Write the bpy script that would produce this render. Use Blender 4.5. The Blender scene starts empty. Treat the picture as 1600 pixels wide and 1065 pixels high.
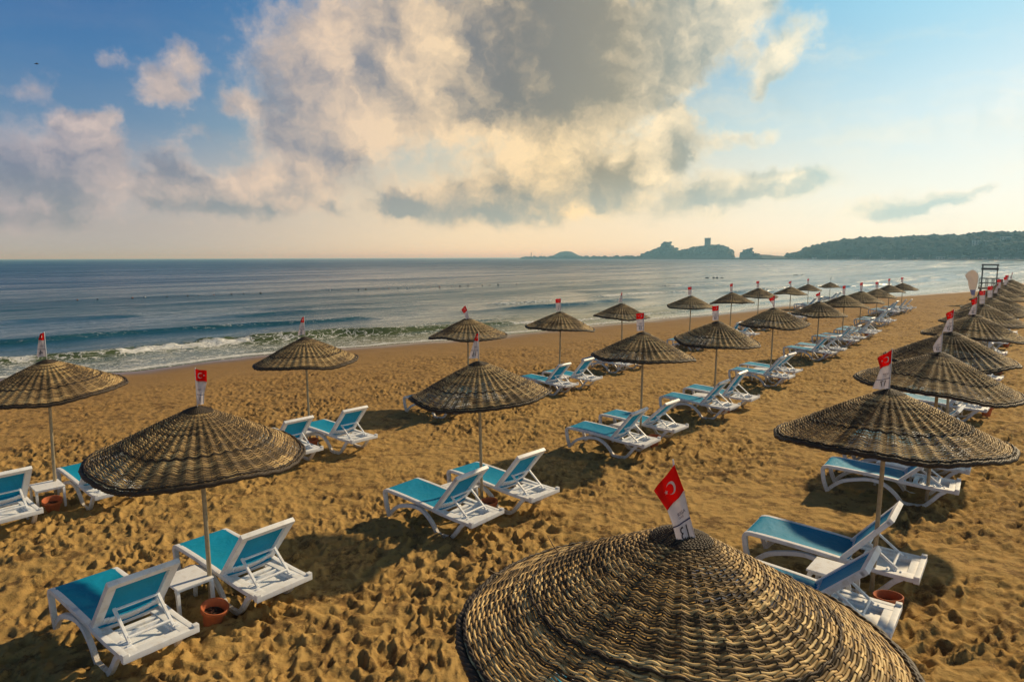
import bpy, bmesh, math, random
import numpy as np
from mathutils import Vector, Matrix, Euler

R = math.radians
rnd = random.Random(7)
C = bpy.context.scene.collection
S = bpy.context.scene

# ------------------------------------------------------------------ camera
CAM_Z = 4.75
cam_d = bpy.data.cameras.new('camera'); cam = bpy.data.objects.new('camera', cam_d); C.objects.link(cam)
cam_d.sensor_width = 36.0; cam_d.lens = 1040 / 1600 * 36.0
cam_d.clip_start = 0.05; cam_d.clip_end = 60000
cam.location = (0, 0, CAM_Z)
cam.matrix_world = Matrix.Translation((0, 0, CAM_Z)) @ Euler((R(90 - 7.15), 0, 0)).to_matrix().to_4x4() @ Matrix.Rotation(R(-0.18), 4, 'Z')
S.camera = cam
S.cycles.use_denoising = True
S.cycles.max_bounces = 8; S.cycles.volume_bounces = 0
S.cycles.transparent_max_bounces = 8
S.view_settings.view_transform = 'Standard'; S.view_settings.look = 'None'
S.view_settings.exposure = 0.06; S.view_settings.gamma = 1.0

# ------------------------------------------------------------------ sun
SUN_AZ, SUN_EL = 49.0, 32.5
sd = bpy.data.lights.new('sun', 'SUN'); so = bpy.data.objects.new('sun', sd); C.objects.link(so)
sd.energy = 4.6; sd.angle = R(1.6); sd.color = (1.0, 0.77, 0.46)
sv = Vector((math.sin(R(SUN_AZ)) * math.cos(R(SUN_EL)), math.cos(R(SUN_AZ)) * math.cos(R(SUN_EL)), math.sin(R(SUN_EL))))
so.rotation_euler = (-sv).to_track_quat('-Z', 'Y').to_euler()


def lin(c):
    return tuple((v / 255 / 12.92 if v / 255 <= 0.04045 else ((v / 255 + 0.055) / 1.055) ** 2.4) for v in c)


class NT:
    """small node helper"""
    def __init__(s, tree):
        s.t = tree; s.n = tree.nodes; s.l = tree.links

    def node(s, typ, **kw):
        n = s.n.new(typ)
        for k, v in kw.items():
            if k == 'inp':
                for i, val in v.items():
                    s.set(n.inputs[i], val)
            else:
                setattr(n, k, v)
        return n

    def set(s, sock, val):
        if hasattr(val, 'is_output') or isinstance(val, bpy.types.NodeSocket):
            s.l.new(val, sock)
        else:
            sock.default_value = val

    def math(s, op, a, b=0.0, c=0.0, clamp=False):
        n = s.node('ShaderNodeMath', operation=op, use_clamp=clamp, inp={0: a, 1: b, 2: c}); return n.outputs[0]

    def vmath(s, op, a, b=(0, 0, 0)):
        n = s.node('ShaderNodeVectorMath', operation=op, inp={0: a, 1: b}); return n.outputs[0]

    def mr(s, v, a, b, c=0.0, d=1.0, mode='SMOOTHSTEP'):
        n = s.node('ShaderNodeMapRange', interpolation_type=mode, inp={0: v, 1: a, 2: b, 3: c, 4: d}); return n.outputs[0]

    def mix(s, f, a, b, blend='MIX'):
        n = s.node('ShaderNodeMix', data_type='RGBA', blend_type=blend)
        s.set(n.inputs[0], f)
        for i, v in ((6, a), (7, b)):
            if isinstance(v, tuple) and len(v) == 3: v = v + (1,)
            s.set(n.inputs[i], v)
        return n.outputs[2]

    def ramp(s, f, stops, mode='LINEAR'):
        n = s.node('ShaderNodeValToRGB'); cr = n.color_ramp; cr.interpolation = mode
        while len(cr.elements) < len(stops): cr.elements.new(0.5)
        for e, (p, c) in zip(cr.elements, stops):
            e.position = p; e.color = tuple(c) + (1,) if len(c) == 3 else c
        s.set(n.inputs[0], f); return n.outputs[0]

    def noise(s, vec, scale, detail=4.0, rough=0.55, dist=0.0, lac=2.0, color=False):
        n = s.node('ShaderNodeTexNoise', inp={'Scale': scale, 'Detail': detail, 'Roughness': rough, 'Distortion': dist, 'Lacunarity': lac})
        if vec is not None: s.l.new(vec, n.inputs['Vector'])
        return n.outputs['Color'] if color else n.outputs['Fac']

    def attr(s, name, out='Fac'):
        return s.node('ShaderNodeAttribute', attribute_name=name).outputs[out]


# ------------------------------------------------------------------ sky (world)
W = bpy.data.worlds.new('World'); S.world = W; W.use_nodes = True
W.node_tree.nodes.clear(); w = NT(W.node_tree)
tc = w.node('ShaderNodeTexCoord').outputs['Generated']
dirn = w.vmath('NORMALIZE', tc)
sx = w.node('ShaderNodeSeparateXYZ', inp={0: dirn})
DEG = 57.29578
az = w.math('MULTIPLY', w.math('ARCTAN2', sx.outputs[0], sx.outputs[1]), DEG)
el = w.math('MULTIPLY', w.math('ARCSINE', sx.outputs[2]), DEG)
P0 = w.node('ShaderNodeCombineXYZ', inp={0: az, 1: el, 2: 0.0}).outputs[0]
# domain warp so that the cloud outlines break up
wn = w.noise(P0, 0.22, 5, 0.6, color=True)
wv = w.vmath('SUBTRACT', wn, (0.5, 0.5, 0.5))
wsc = w.node('ShaderNodeVectorMath', operation='MULTIPLY', inp={0: wv, 1: (4.6, 3.0, 0)}).outputs[0]
wn2 = w.noise(P0, 1.0, 6, 0.65, color=True)
wv2 = w.node('ShaderNodeVectorMath', operation='MULTIPLY', inp={0: w.vmath('SUBTRACT', wn2, (0.5, 0.5, 0.5)), 1: (1.2, 0.9, 0)}).outputs[0]
P = w.vmath('ADD', w.vmath('ADD', P0, wsc), wv2)

COV = [(-34.75, 6.09, 6.93, 4.07, 0, 1.1), (-31.31, 6.98, 2.75, 3.53, 0, 0.9), (-36.41, 3.01, 7.76, 1.72, 0, 0.8), (-32.58, 9.46, 2.28, 1.06, -15, 0.8), (-30.52, 9.79, 1.27, 0.95, 30, 0.7), (-26.37, 12.89, 2.64, 2.17, 20, 1.0), (-25.26, 14.94, 1.94, 1.36, -20, 0.8), (-26.94, 11.74, 2.54, 1.1, 0, 0.6), (-29.92, 13.95, 1.1, 0.9, 0, 0.7), (-34.88, 11.38, 1.9, 1.3, 0, 0.6), (-21.4, 11.91, 2.2, 1.2, -15, 0.9), (-26.39, 6.92, 2.38, 2.32, 0, 0.9), (-23.42, 4.9, 6.6, 2.4, 0, 1.25), (-27.81, 4.67, 2.12, 1.63, 0, 0.7), (-24.93, 9.68, 1.98, 0.91, 0, 0.5), (-18.22, 5.23, 4.4, 2.99, 0, 0.8), (-13.45, 13.68, 9.53, 7.93, 0, 1.2), (-5.17, 16.77, 13.57, 6.85, 0, 1.3), (6.87, 17.15, 15.0, 6.79, 10, 1.3), (-15.62, 8.78, 6.97, 4.41, 0, 0.9), (0.06, 12.07, 11.7, 4.41, 0, 1.1), (14.46, 17.17, 8.35, 3.53, 25, 1.1), (16.82, 18.7, 5.25, 1.7, 0, 0.8), (11.06, 13.25, 8.16, 2.84, 25, 0.8), (20.97, 14.75, 3.9, 1.9, 48, 1.25), (19.9, 12.69, 2.1, 0.82, 45, 0.5), (18.63, 15.05, 0.85, 1.34, -10, 0.5), (0.05, 7.27, 8.07, 2.84, 0, 0.8), (-2.67, 4.4, 11.2, 2.5, 0, 1.3), (-9.62, 4.37, 2.74, 1.25, 0, 0.9), (5.4, 8.0, 5.85, 3.31, 0, 0.8), (12.45, 8.32, 5.2, 2.8, 10, 1.35), (13.5, 10.6, 2.4, 1.7, -10, 1.1), (8.08, 5.89, 5.81, 2.5, 15, 1.2), (16.84, 4.9, 8.6, 2.1, 8, 1.25), (22.3, 5.71, 4.6, 1.4, 3, 1.2), (19.1, 9.38, 3.8, 1.0, 8, 0.8), (29.4, 3.6, 5.2, 1.5, 8, 1.2), (32.71, 4.27, 3.43, 0.71, 16, 0.7), (34.53, 4.92, 1.28, 0.39, 12, 0.6), (36.27, 3.1, 0.88, 0.39, 15, 0.4), (27.9, 4.18, 1.47, 0.84, 0, 0.5), (-14.79, 4.2, 1.52, 0.72, -25, 0.6), (4.36, 4.37, 6.45, 1.58, 0, 0.6),
       # beyond the picture: broken cloud to both sides and a bank behind the viewer
       (-55, 12, 12, 6, 10, 0.9), (-80, 18, 14, 7, -10, 0.8), (70, 14, 13, 6, 10, 0.7), (110, 20, 18, 8, 0, 0.8), (170, 15, 25, 9, 0, 0.8), (-140, 16, 25, 8, 0, 0.8), (0, 50, 30, 10, 0, 0.6)]
DARK = [(2.6, 17.4, 9.0, 8.2, 12, 0.72), (0.5, 21.0, 9.0, 5.0, 0, 0.30), (5.5, 14.2, 9.5, 4.4, 14, 0.60), (8.5, 18.5, 7.0, 5.0, 14, 0.30), (13.0, 17.2, 8.0, 3.6, 28, 0.30), (-3.76, 3.45, 8.4, 1.45, -5, 1.0), (-9.09, 4.27, 2.54, 1.04, -8, 1.0), (8.4, 6.3, 3.4, 2.2, 35, 0.55), (12.98, 7.71, 3.82, 1.5, 5, 0.6), (18.32, 4.6, 8.27, 1.6, 8, 0.7), (30.82, 3.4, 4.78, 0.91, 10, 0.8), (32.72, 4.14, 3.05, 0.44, 16, 0.6), (-34.78, 5.66, 5.47, 2.15, 0, 0.65), (-35.73, 2.6, 7.18, 0.87, 0, 0.5), (-23.02, 3.73, 7.83, 0.88, -2, 1.0), (-18.9, 12.45, 2.3, 4.2, -10, 0.65), (-27.0, 7.49, 1.5, 1.15, 0, 0.5), (-24.49, 9.9, 2.4, 0.9, 0, 0.6), (-15.63, 8.3, 3.6, 1.2, -10, 0.6), (-14.53, 4.2, 1.42, 0.61, -25, 0.8), (-11.5, 15.5, 2.0, 4.0, -15, 0.35), (3.28, 4.91, 6.46, 1.26, 0, 0.6), (-3.63, 13.6, 2.4, 2.2, -20, 0.35)]
LIGHT = [(-14.72, 16.79, 1.72, 2.66, 10, 0.8), (-9.35, 15.03, 3.86, 1.39, -35, 0.8), (-5.68, 17.22, 2.6, 2.72, -10, 0.9), (-12.27, 11.11, 3.57, 2.18, 0, 0.5), (-7.91, 10.26, 4.72, 2.48, -10, 0.8), (2.19, 9.31, 6.95, 2.27, 0, 0.7), (-3.17, 8.56, 3.74, 2.54, 0, 0.6), (-32.59, 9.37, 2.28, 0.51, -20, 0.8), (-25.5, 14.49, 2.15, 1.29, 0, 0.6), (-26.27, 12.47, 2.14, 1.75, 0, 0.5), (-19.85, 6.42, 1.19, 1.95, 20, 0.7), (-17.17, 7.0, 3.45, 2.47, 0, 0.4), (20.97, 14.75, 2.75, 1.15, 48, 0.9), (13.66, 10.64, 2.26, 1.26, -10, 0.8), (16.21, 8.67, 2.96, 1.22, 40, 0.4), (14.43, 18.05, 7.35, 2.18, 25, 0.5), (22.28, 6.19, 4.14, 0.48, 4, 0.7), (5.39, 9.77, 3.18, 2.0, 0, 0.4), (-26.3, 8.45, 1.3, 0.64, 30, 0.5), (10.63, 9.63, 2.58, 1.48, 40, 0.5), (-12.79, 18.24, 2.99, 2.62, 0, 0.3)]


def blobs(vec, lst, grow=1.28):
    """sum of soft ellipses; the running sum rides along in z so that the nodes run one after another"""
    sep = w.node('ShaderNodeSeparateXYZ', inp={0: vec}); acc = w.math('MULTIPLY', sep.outputs[2], 0.0)
    for (a, e, ra, re, rot, st) in lst:
        v3 = w.node('ShaderNodeCombineXYZ', inp={0: sep.outputs[0], 1: sep.outputs[1], 2: acc}).outputs[0]
        m = w.node('ShaderNodeMapping', vector_type='TEXTURE', inp={'Location': (a, e, 0), 'Rotation': (0, 0, R(rot)), 'Scale': (ra * grow, re * grow, 1e6)})
        w.l.new(v3, m.inputs['Vector'])
        ln = w.node('ShaderNodeVectorMath', operation='LENGTH', inp={0: m.outputs[0]}).outputs['Value']
        acc = w.math('ADD', acc, w.mr(ln, 1.0, 0.0, 0.0, st))
    return acc


fine = w.noise(P0, 0.85, 7, 0.60)
fineP = w.noise(P, 0.20, 5, 0.50)
cov = blobs(P, COV)
dens = w.math('ADD', cov, w.math('MULTIPLY', w.math('SUBTRACT', fine, 0.5), 1.0))
alpha = w.mr(dens, 0.08, 1.12)
dk = blobs(P, DARK, 1.3)
lt = blobs(P, LIGHT, 1.3)
# light side of the billows: compare the billow noise here and a little towards the sun
offs = w.vmath('ADD', P, (1.5, 0.9, 0))
fineS = w.noise(offs, 0.20, 5, 0.50)
b1 = w.noise(P, 0.62, 5, 0.62); b2 = w.noise(w.vmath('ADD', P, (0.55, 0.40, 0)), 0.62, 5, 0.62)
relief = w.math('ADD', w.math('MULTIPLY', w.math('SUBTRACT', fineP, fineS), 2.1), w.math('MULTIPLY', w.math('SUBTRACT', b1, b2), 0.62))
relief = w.math('MULTIPLY', relief, w.mr(dk, 0.2, 1.0, 1.0, 0.8))
edge = w.mr(dens, 1.1, 0.25, 0.0, 0.34)
lum = w.math('ADD', w.math('ADD', 0.50, relief), w.math('ADD', edge, w.math('MULTIPLY', lt, 0.58)))
lum = w.math('SUBTRACT', lum, w.math('MULTIPLY', dk, 0.60))
lum = w.math('ADD', lum, w.math('MULTIPLY', w.math('SUBTRACT', fine, 0.5), 0.24))
lum = w.math('SMOOTH_MAX', lum, 0.04, 0.25, clamp=True)
aL = w.mr(w.math('ABSOLUTE', az), 180, 179.9, 0, 1)  # constant 1 in front
azn = w.mr(az, -38, 38, 0, 1, 'LINEAR')
lit = w.ramp(azn, [(0, lin((190, 176, 178))), (0.3, lin((230, 202, 172))), (0.55, lin((252, 220, 166))), (0.8, lin((252, 240, 208))), (1.0, lin((248, 243, 226)))])
shd = w.ramp(azn, [(0, lin((104, 116, 142))), (0.3, lin((126, 130, 142))), (0.50, lin((112, 111, 106))), (0.62, lin((140, 134, 114))), (0.75, lin((150, 164, 160))), (0.85, lin((176, 204, 202))), (1.0, lin((180, 208, 210)))])
low = w.mr(el, 8.0, 2.5, 0, 0.80)
shd = w.mix(low, shd, w.ramp(azn, [(0, lin((120, 128, 140))), (0.45, lin((148, 160, 158))), (1.0, lin((184, 208, 206)))]))
cloudc = w.mix(lum, shd, lit)
eln = w.mr(el, 0, 40, 0, 1, 'LINEAR')
skyL = w.ramp(eln, [(0, lin((172, 170, 170))), (0.06, lin((168, 163, 163))), (0.13, lin((158, 160, 168))), (0.25, lin((92, 128, 164))), (0.36, lin((66, 114, 162))), (0.5, lin((46, 98, 154))), (0.75, lin((42, 84, 134))), (1.0, lin((38, 72, 118)))])
skyC = w.ramp(eln, [(0, lin((246, 224, 182))), (0.06, lin((240, 219, 184))), (0.14, lin((230, 212, 178))), (0.25, lin((172, 190, 186))), (0.38, lin((104, 150, 182))), (0.5, lin((88, 140, 180))), (0.75, lin((56, 100, 144))), (1.0, lin((40, 76, 120)))])
skyR = w.ramp(eln, [(0, lin((250, 246, 226))), (0.05, lin((248, 245, 228))), (0.13, lin((234, 241, 232))), (0.25, lin((206, 230, 236))), (0.38, lin((168, 214, 232))), (0.5, lin((142, 207, 234))), (0.75, lin((76, 130, 170))), (1.0, lin((44, 84, 128)))])
fL = w.mr(az, -34, 2, 0, 1); fR = w.mr(az, 0, 36, 0, 1)
sky = w.mix(fR, w.mix(fL, skyL, skyC), skyR)
glow = w.mr(az, 26, 52, 0, 1)
sky = w.mix(w.math('MULTIPLY', w.math('MULTIPLY', glow, w.mr(el, 22, 8, 0, 1)), 0.6), sky, lin((250, 248, 240)))
cm = w.node('ShaderNodeMapping', inp={'Scale': (0.05, 0.22, 1.0), 'Rotation': (0, 0, R(-14))}); w.l.new(P, cm.inputs[0])
ci = w.math('MULTIPLY', w.mr(w.noise(cm.outputs[0], 1.0, 6, 0.6), 0.42, 0.72, 0, 0.45), w.mr(az, -10, 25, 0.15, 1.0))
alpha = w.math('MAXIMUM', alpha, ci)
mist = w.mr(el, 3.2, 0.0, 0, 0.80)
alpha = w.math('MULTIPLY', alpha, w.math('SUBTRACT', 1.0, mist))
skyall = w.mix(w.math('MULTIPLY', alpha, 0.94), sky, cloudc)
# the unseen sky overhead is dimmed to cut its light and keep shadows dark
up = w.mr(el, 22, 38, 1.0, 0.33)
skyall = w.mix(1.0, skyall, w.node('ShaderNodeCombineXYZ', inp={0: up, 1: up, 2: up}).outputs[0], 'MULTIPLY')
bg = w.node('ShaderNodeBackground', inp={0: skyall, 1: 1.0})
nish = w.node('ShaderNodeTexSky', sky_type='NISHITA'); nish.sun_disc = False
nish.sun_elevation = R(SUN_EL); nish.sun_rotation = R(SUN_AZ); nish.air_density = 1.2; nish.dust_density = 0.6
bg2 = w.node('ShaderNodeBackground', inp={0: nish.outputs[0], 1: 0.006})
add = w.node('ShaderNodeAddShader', inp={0: bg.outputs[0], 1: bg2.outputs[0]})
w.l.new(add.outputs[0], w.node('ShaderNodeOutputWorld').inputs[0])
W.cycles.sampling_method = 'MANUAL'; W.cycles.sample_map_resolution = 512


# ------------------------------------------------------------------ object helpers
def tag(o, label=None, cat=None, group=None, kind=None):
    if label: o['label'] = label
    if cat: o['category'] = cat
    if group: o['group'] = group
    if kind: o['kind'] = kind
    return o


def empty(name, loc, rz=0):
    o = bpy.data.objects.new(name, None); C.objects.link(o)
    o.location = loc; o.rotation_euler = (0, 0, rz); o.empty_display_size = 0.2
    return o


def link(name, me, mat=None, parent=None, smooth=True):
    if mat is not None and not me.materials: me.materials.append(mat)
    o = bpy.data.objects.new(name, me); C.objects.link(o)
    if parent: o.parent = parent
    return o


def np_mesh(name, V, F, smooth=True, attrs=None):
    """V (n,3), F (m,4) quads -> mesh, attrs: dict name -> per-vertex floats"""
    me = bpy.data.meshes.new(name)
    V = np.asarray(V, np.float32); F = np.asarray(F, np.int32)
    me.vertices.add(len(V)); me.vertices.foreach_set('co', V.ravel())
    k = F.shape[1]
    me.loops.add(F.size); me.loops.foreach_set('vertex_index', F.ravel())
    me.polygons.add(len(F))
    me.polygons.foreach_set('loop_start', np.arange(0, F.size, k, dtype=np.int32))
    me.polygons.foreach_set('loop_total', np.full(len(F), k, dtype=np.int32))
    me.polygons.foreach_set('use_smooth', np.full(len(F), smooth))
    if attrs:
        for an, av in attrs.items():
            a = me.attributes.new(an, 'FLOAT', 'POINT'); a.data.foreach_set('value', np.asarray(av, np.float32).ravel())
    me.update(calc_edges=True); me.validate()
    return me


def bm_mesh(name, bm, smooth_angle=35):
    bmesh.ops.recalc_face_normals(bm, faces=bm.faces)
    for f in bm.faces: f.smooth = True
    for e in bm.edges:
        if len(e.link_faces) == 2 and e.calc_face_angle(0) > R(smooth_angle): e.smooth = False
    me = bpy.data.meshes.new(name); bm.to_mesh(me); bm.free()
    return me


def copy_tree(o, parent=None):
    c = o.copy(); C.objects.link(c)
    if parent: c.parent = parent
    for ch in list(o.children): copy_tree(ch, c)
    return c


def bx(bm, c, s, rot=None):
    r = bmesh.ops.create_cube(bm, size=1.0)
    M = Matrix.Translation(c) @ (rot.to_4x4() if rot is not None else Matrix()) @ Matrix.Diagonal((s[0], s[1], s[2], 1))
    bmesh.ops.transform(bm, matrix=M, verts=r['verts']); return r['verts']


def cyl(bm, a, b, r1, r2=None, n=10):
    a = Vector(a); b = Vector(b); r2 = r1 if r2 is None else r2
    q = (b - a).to_track_quat('Z', 'Y').to_matrix().to_4x4()
    r = bmesh.ops.create_cone(bm, cap_ends=True, segments=n, radius1=r1, radius2=r2, depth=(b - a).length)
    bmesh.ops.transform(bm, matrix=Matrix.Translation((a + b) / 2) @ q, verts=r['verts']); return r['verts']


def bevel(bm, off=0.005, seg=2, ang=40):
    es = [e for e in bm.edges if len(e.link_faces) == 2 and e.calc_face_angle(0) > R(ang)]
    bmesh.ops.bevel(bm, geom=es, offset=off, segments=seg, profile=0.7, affect='EDGES', clamp_overlap=True)


def smooth_pts(pts, n=4):
    """Catmull-Rom resample of 2D points"""
    out = []
    P_ = [pts[0]] + list(pts) + [pts[-1]]
    for i in range(1, len(P_) - 2):
        p0, p1, p2, p3 = [np.array(q, float) for q in P_[i - 1:i + 3]]
        for k in range(n):
            t = k / n
            out.append(tuple(0.5 * ((2 * p1) + (-p0 + p2) * t + (2 * p0 - 5 * p1 + 4 * p2 - p3) * t * t + (-p0 + 3 * p1 - 3 * p2 + p3) * t ** 3)))
    out.append(tuple(pts[-1]))
    return out


def ribbon(bm, pts, wd, y0, y1):
    """bar following 2D (x,z) points, wd wide in that plane, from y0 to y1"""
    n = len(pts); vs = []
    for i, (x, z) in enumerate(pts):
        a = pts[max(0, i - 1)]; b = pts[min(n - 1, i + 1)]
        tx, tz = b[0] - a[0], b[1] - a[1]; L = math.hypot(tx, tz) or 1
        nx, nz = -tz / L, tx / L
        h = (wd[i] if isinstance(wd, (list, tuple)) else wd) / 2
        vs.append([bm.verts.new((x + nx * h, y0, z + nz * h)), bm.verts.new((x - nx * h, y0, z - nz * h)),
                   bm.verts.new((x - nx * h, y1, z - nz * h)), bm.verts.new((x + nx * h, y1, z + nz * h))])
    for i in range(n - 1):
        for k in range(4):
            bm.faces.new((vs[i][k], vs[i][(k + 1) % 4], vs[i + 1][(k + 1) % 4], vs[i + 1][k]))
    bm.faces.new(vs[0][::-1]); bm.faces.new(vs[-1])


# ---- numpy noise
def vnoise(x, y, seed=0):
    x = np.asarray(x, float); y = np.asarray(y, float)
    xi = np.floor(x).astype(np.int64); yi = np.floor(y).astype(np.int64)
    fx = x - xi; fy = y - yi
    fx = fx * fx * fx * (fx * (fx * 6 - 15) + 10); fy = fy * fy * fy * (fy * (fy * 6 - 15) + 10)

    def h(a, b):
        n = (a * 374761393 + b * 668265263 + seed * 1442695041) & 0xFFFFFFFF
        n = ((n ^ (n >> 13)) * 1274126177) & 0xFFFFFFFF
        n = (n ^ (n >> 16)) & 0xFFFFFFFF
        return n / 4294967295.0
    return ((h(xi, yi) * (1 - fx) + h(xi + 1, yi) * fx) * (1 - fy) + (h(xi, yi + 1) * (1 - fx) + h(xi + 1, yi + 1) * fx) * fy)


def fbm(x, y, seed=0, octv=4, gain=0.5):
    s = 0; a = 1; t = 0
    for i in range(octv):
        s = s + a * vnoise(x * 2 ** i + 17.3 * i, y * 2 ** i - 9.1 * i, seed + i); t += a; a *= gain
    return s / t


def sstep(x, a, b):
    t = np.clip((x - a) / (b - a), 0, 1); return t * t * (3 - 2 * t)


# ------------------------------------------------------------------ the shore: a runs along the rows, b out to sea
CU, SU = math.cos(R(40)), math.sin(R(40))
SHORE = np.array([(-12000, 80), (-200, 62), (-30, 44), (0, 36), (7.2, 33.6), (11, 31.6), (14, 31.4), (20.5, 30.4), (27.6, 28.1), (38, 26.2), (45.7, 25.2), (54.5, 24.0), (65.4, 22.4), (79.6, 20.1), (92, 17.0), (103, 13.2), (111, 11.9), (130, 9.3), (153.7, 6.7), (250, 2), (450, -8), (700, 0), (1100, 30), (3000, 200), (12000, 200)], float)


def shore(a):
    v = np.interp(a, SHORE[:, 0], SHORE[:, 1])
    near = sstep(a, -20, 0) * (1 - sstep(a, 160, 260))
    return v + near * (1.1 * (vnoise(a / 9.0, a * 0, 5) - 0.5) + 0.5 * (vnoise(a / 3.1, a * 0, 6) - 0.5))


def to_ab(x, y): return x * SU + y * CU, -x * CU + y * SU
def to_xy(a, b): return a * SU - b * CU, a * CU + b * SU


def beach(x, y):
    a, b = to_ab(np.asarray(x, float), np.asarray(y, float))
    s = shore(a) - b
    z = np.where(s > 0, 0.12 * (1 - np.exp(-np.maximum(s, 0) / 3.0)) + 0.006 * np.minimum(s, 80) + 0.016 * np.clip(s - 14, 0, 26) + 0.022 * np.clip(s - 26, 0, 14), np.maximum(0.09 * s, -0.9 + 0.0004 * s))
    return z, s


def gz(x, y): return float(beach(x, y)[0])


# ------------------------------------------------------------------ materials
def mat(name, build):
    m = bpy.data.materials.new(name); m.use_nodes = True; m.node_tree.nodes.clear()
    t = NT(m.node_tree); out = t.node('ShaderNodeOutputMaterial')
    sh = build(t)
    t.l.new(sh, out.inputs[0]); return m


def princ(t, col, rough=0.6, metal=0.0, normal=None, spec=0.5, **kw):
    if isinstance(col, tuple) and len(col) == 3: col = col + (1,)
    p = t.node('ShaderNodeBsdfPrincipled')
    t.set(p.inputs['Base Color'], col); t.set(p.inputs['Roughness'], rough); t.set(p.inputs['Metallic'], metal)
    t.set(p.inputs['Specular IOR Level'], spec)
    if normal is not None: t.set(p.inputs['Normal'], normal)
    for k, v in kw.items(): t.set(p.inputs[k], v)
    return p.outputs[0]


def bump(t, h, strength=0.3, dist=0.02):
    return t.node('ShaderNodeBump', inp={'Strength': strength, 'Distance': dist, 'Height': h}).outputs[0]


def obj_co(t): return t.node('ShaderNodeTexCoord').outputs['Object']
def rand(t): return t.node('ShaderNodeObjectInfo').outputs['Random']


def b_sand(t):
    co = t.node('ShaderNodeNewGeometry').outputs['Position']
    s = t.attr('inland')
    n1 = t.noise(co, 0.35, 5, 0.6); n2 = t.noise(co, 6.0, 5, 0.65); n3 = t.noise(co, 140.0, 2, 0.7)
    c = t.mix(n1, (0.300, 0.194, 0.068), (0.440, 0.300, 0.112))
    c = t.mix(t.mr(n2, 0.35, 0.75, 0, 0.55), c, (0.42, 0.25, 0.085))
    c = t.mix(t.mr(n3, 0.55, 0.8, 0, 0.35), c, (0.25, 0.15, 0.06))
    # darker, coarser sand nearer to the sea and bits of dry weed
    c = t.mix(t.mr(s, 24, 9, 0, 0.55), c, (0.25, 0.145, 0.058))
    wd = t.noise(co, 2.3, 7, 0.80)
    c = t.mix(t.math('MULTIPLY', t.mr(wd, 0.50, 0.60, 0, 0.70), t.mr(s, 4, 9, 0, 1)), c, (0.10, 0.055, 0.025))
    wob = t.math('ADD', s, t.math('MULTIPLY', t.math('SUBTRACT', t.noise(co, 0.5, 3), 0.5), 1.6))
    c = t.mix(t.mr(wob, 8.5, 3.0, 0, 0.62), c, (0.215, 0.135, 0.07))
    wet = t.mr(wob, 3.4, 1.2, 0, 1)
    c = t.mix(wet, c, (0.17, 0.105, 0.055))
    rough = t.mr(wet, 0, 1, 0.95, 0.24, 'LINEAR')
    h = t.math('ADD', t.math('MULTIPLY', n2, 1.0), t.math('MULTIPLY', n3, 0.12))
    h = t.math('ADD', h, t.math('MULTIPLY', t.noise(co, 22.0, 4, 0.7), 0.5))
    vo = t.node('ShaderNodeTexVoronoi', feature='SMOOTH_F1', inp={'Scale': 4.2, 'Smoothness': 0.35, 'Randomness': 1.0})
    wv_ = t.vmath('ADD', co, t.node('ShaderNodeVectorMath', operation='SCALE', inp={0: t.noise(co, 1.5, 3, color=True), 3: 0.5}).outputs[0])
    t.l.new(wv_, vo.inputs['Vector'])
    h = t.math('ADD', h, t.math('MULTIPLY', vo.outputs['Distance'], t.mr(s, 5, 11, 0, 1.6)))
    nb = t.node('ShaderNodeBump', inp={'Strength': t.mr(wet, 0, 1, 0.75, 0.05, 'LINEAR'), 'Distance': 0.03, 'Height': h}).outputs[0]
    return princ(t, c, rough, 0, nb, spec=t.mr(wet, 0, 1, 0.1, 0.6, 'LINEAR'))


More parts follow.
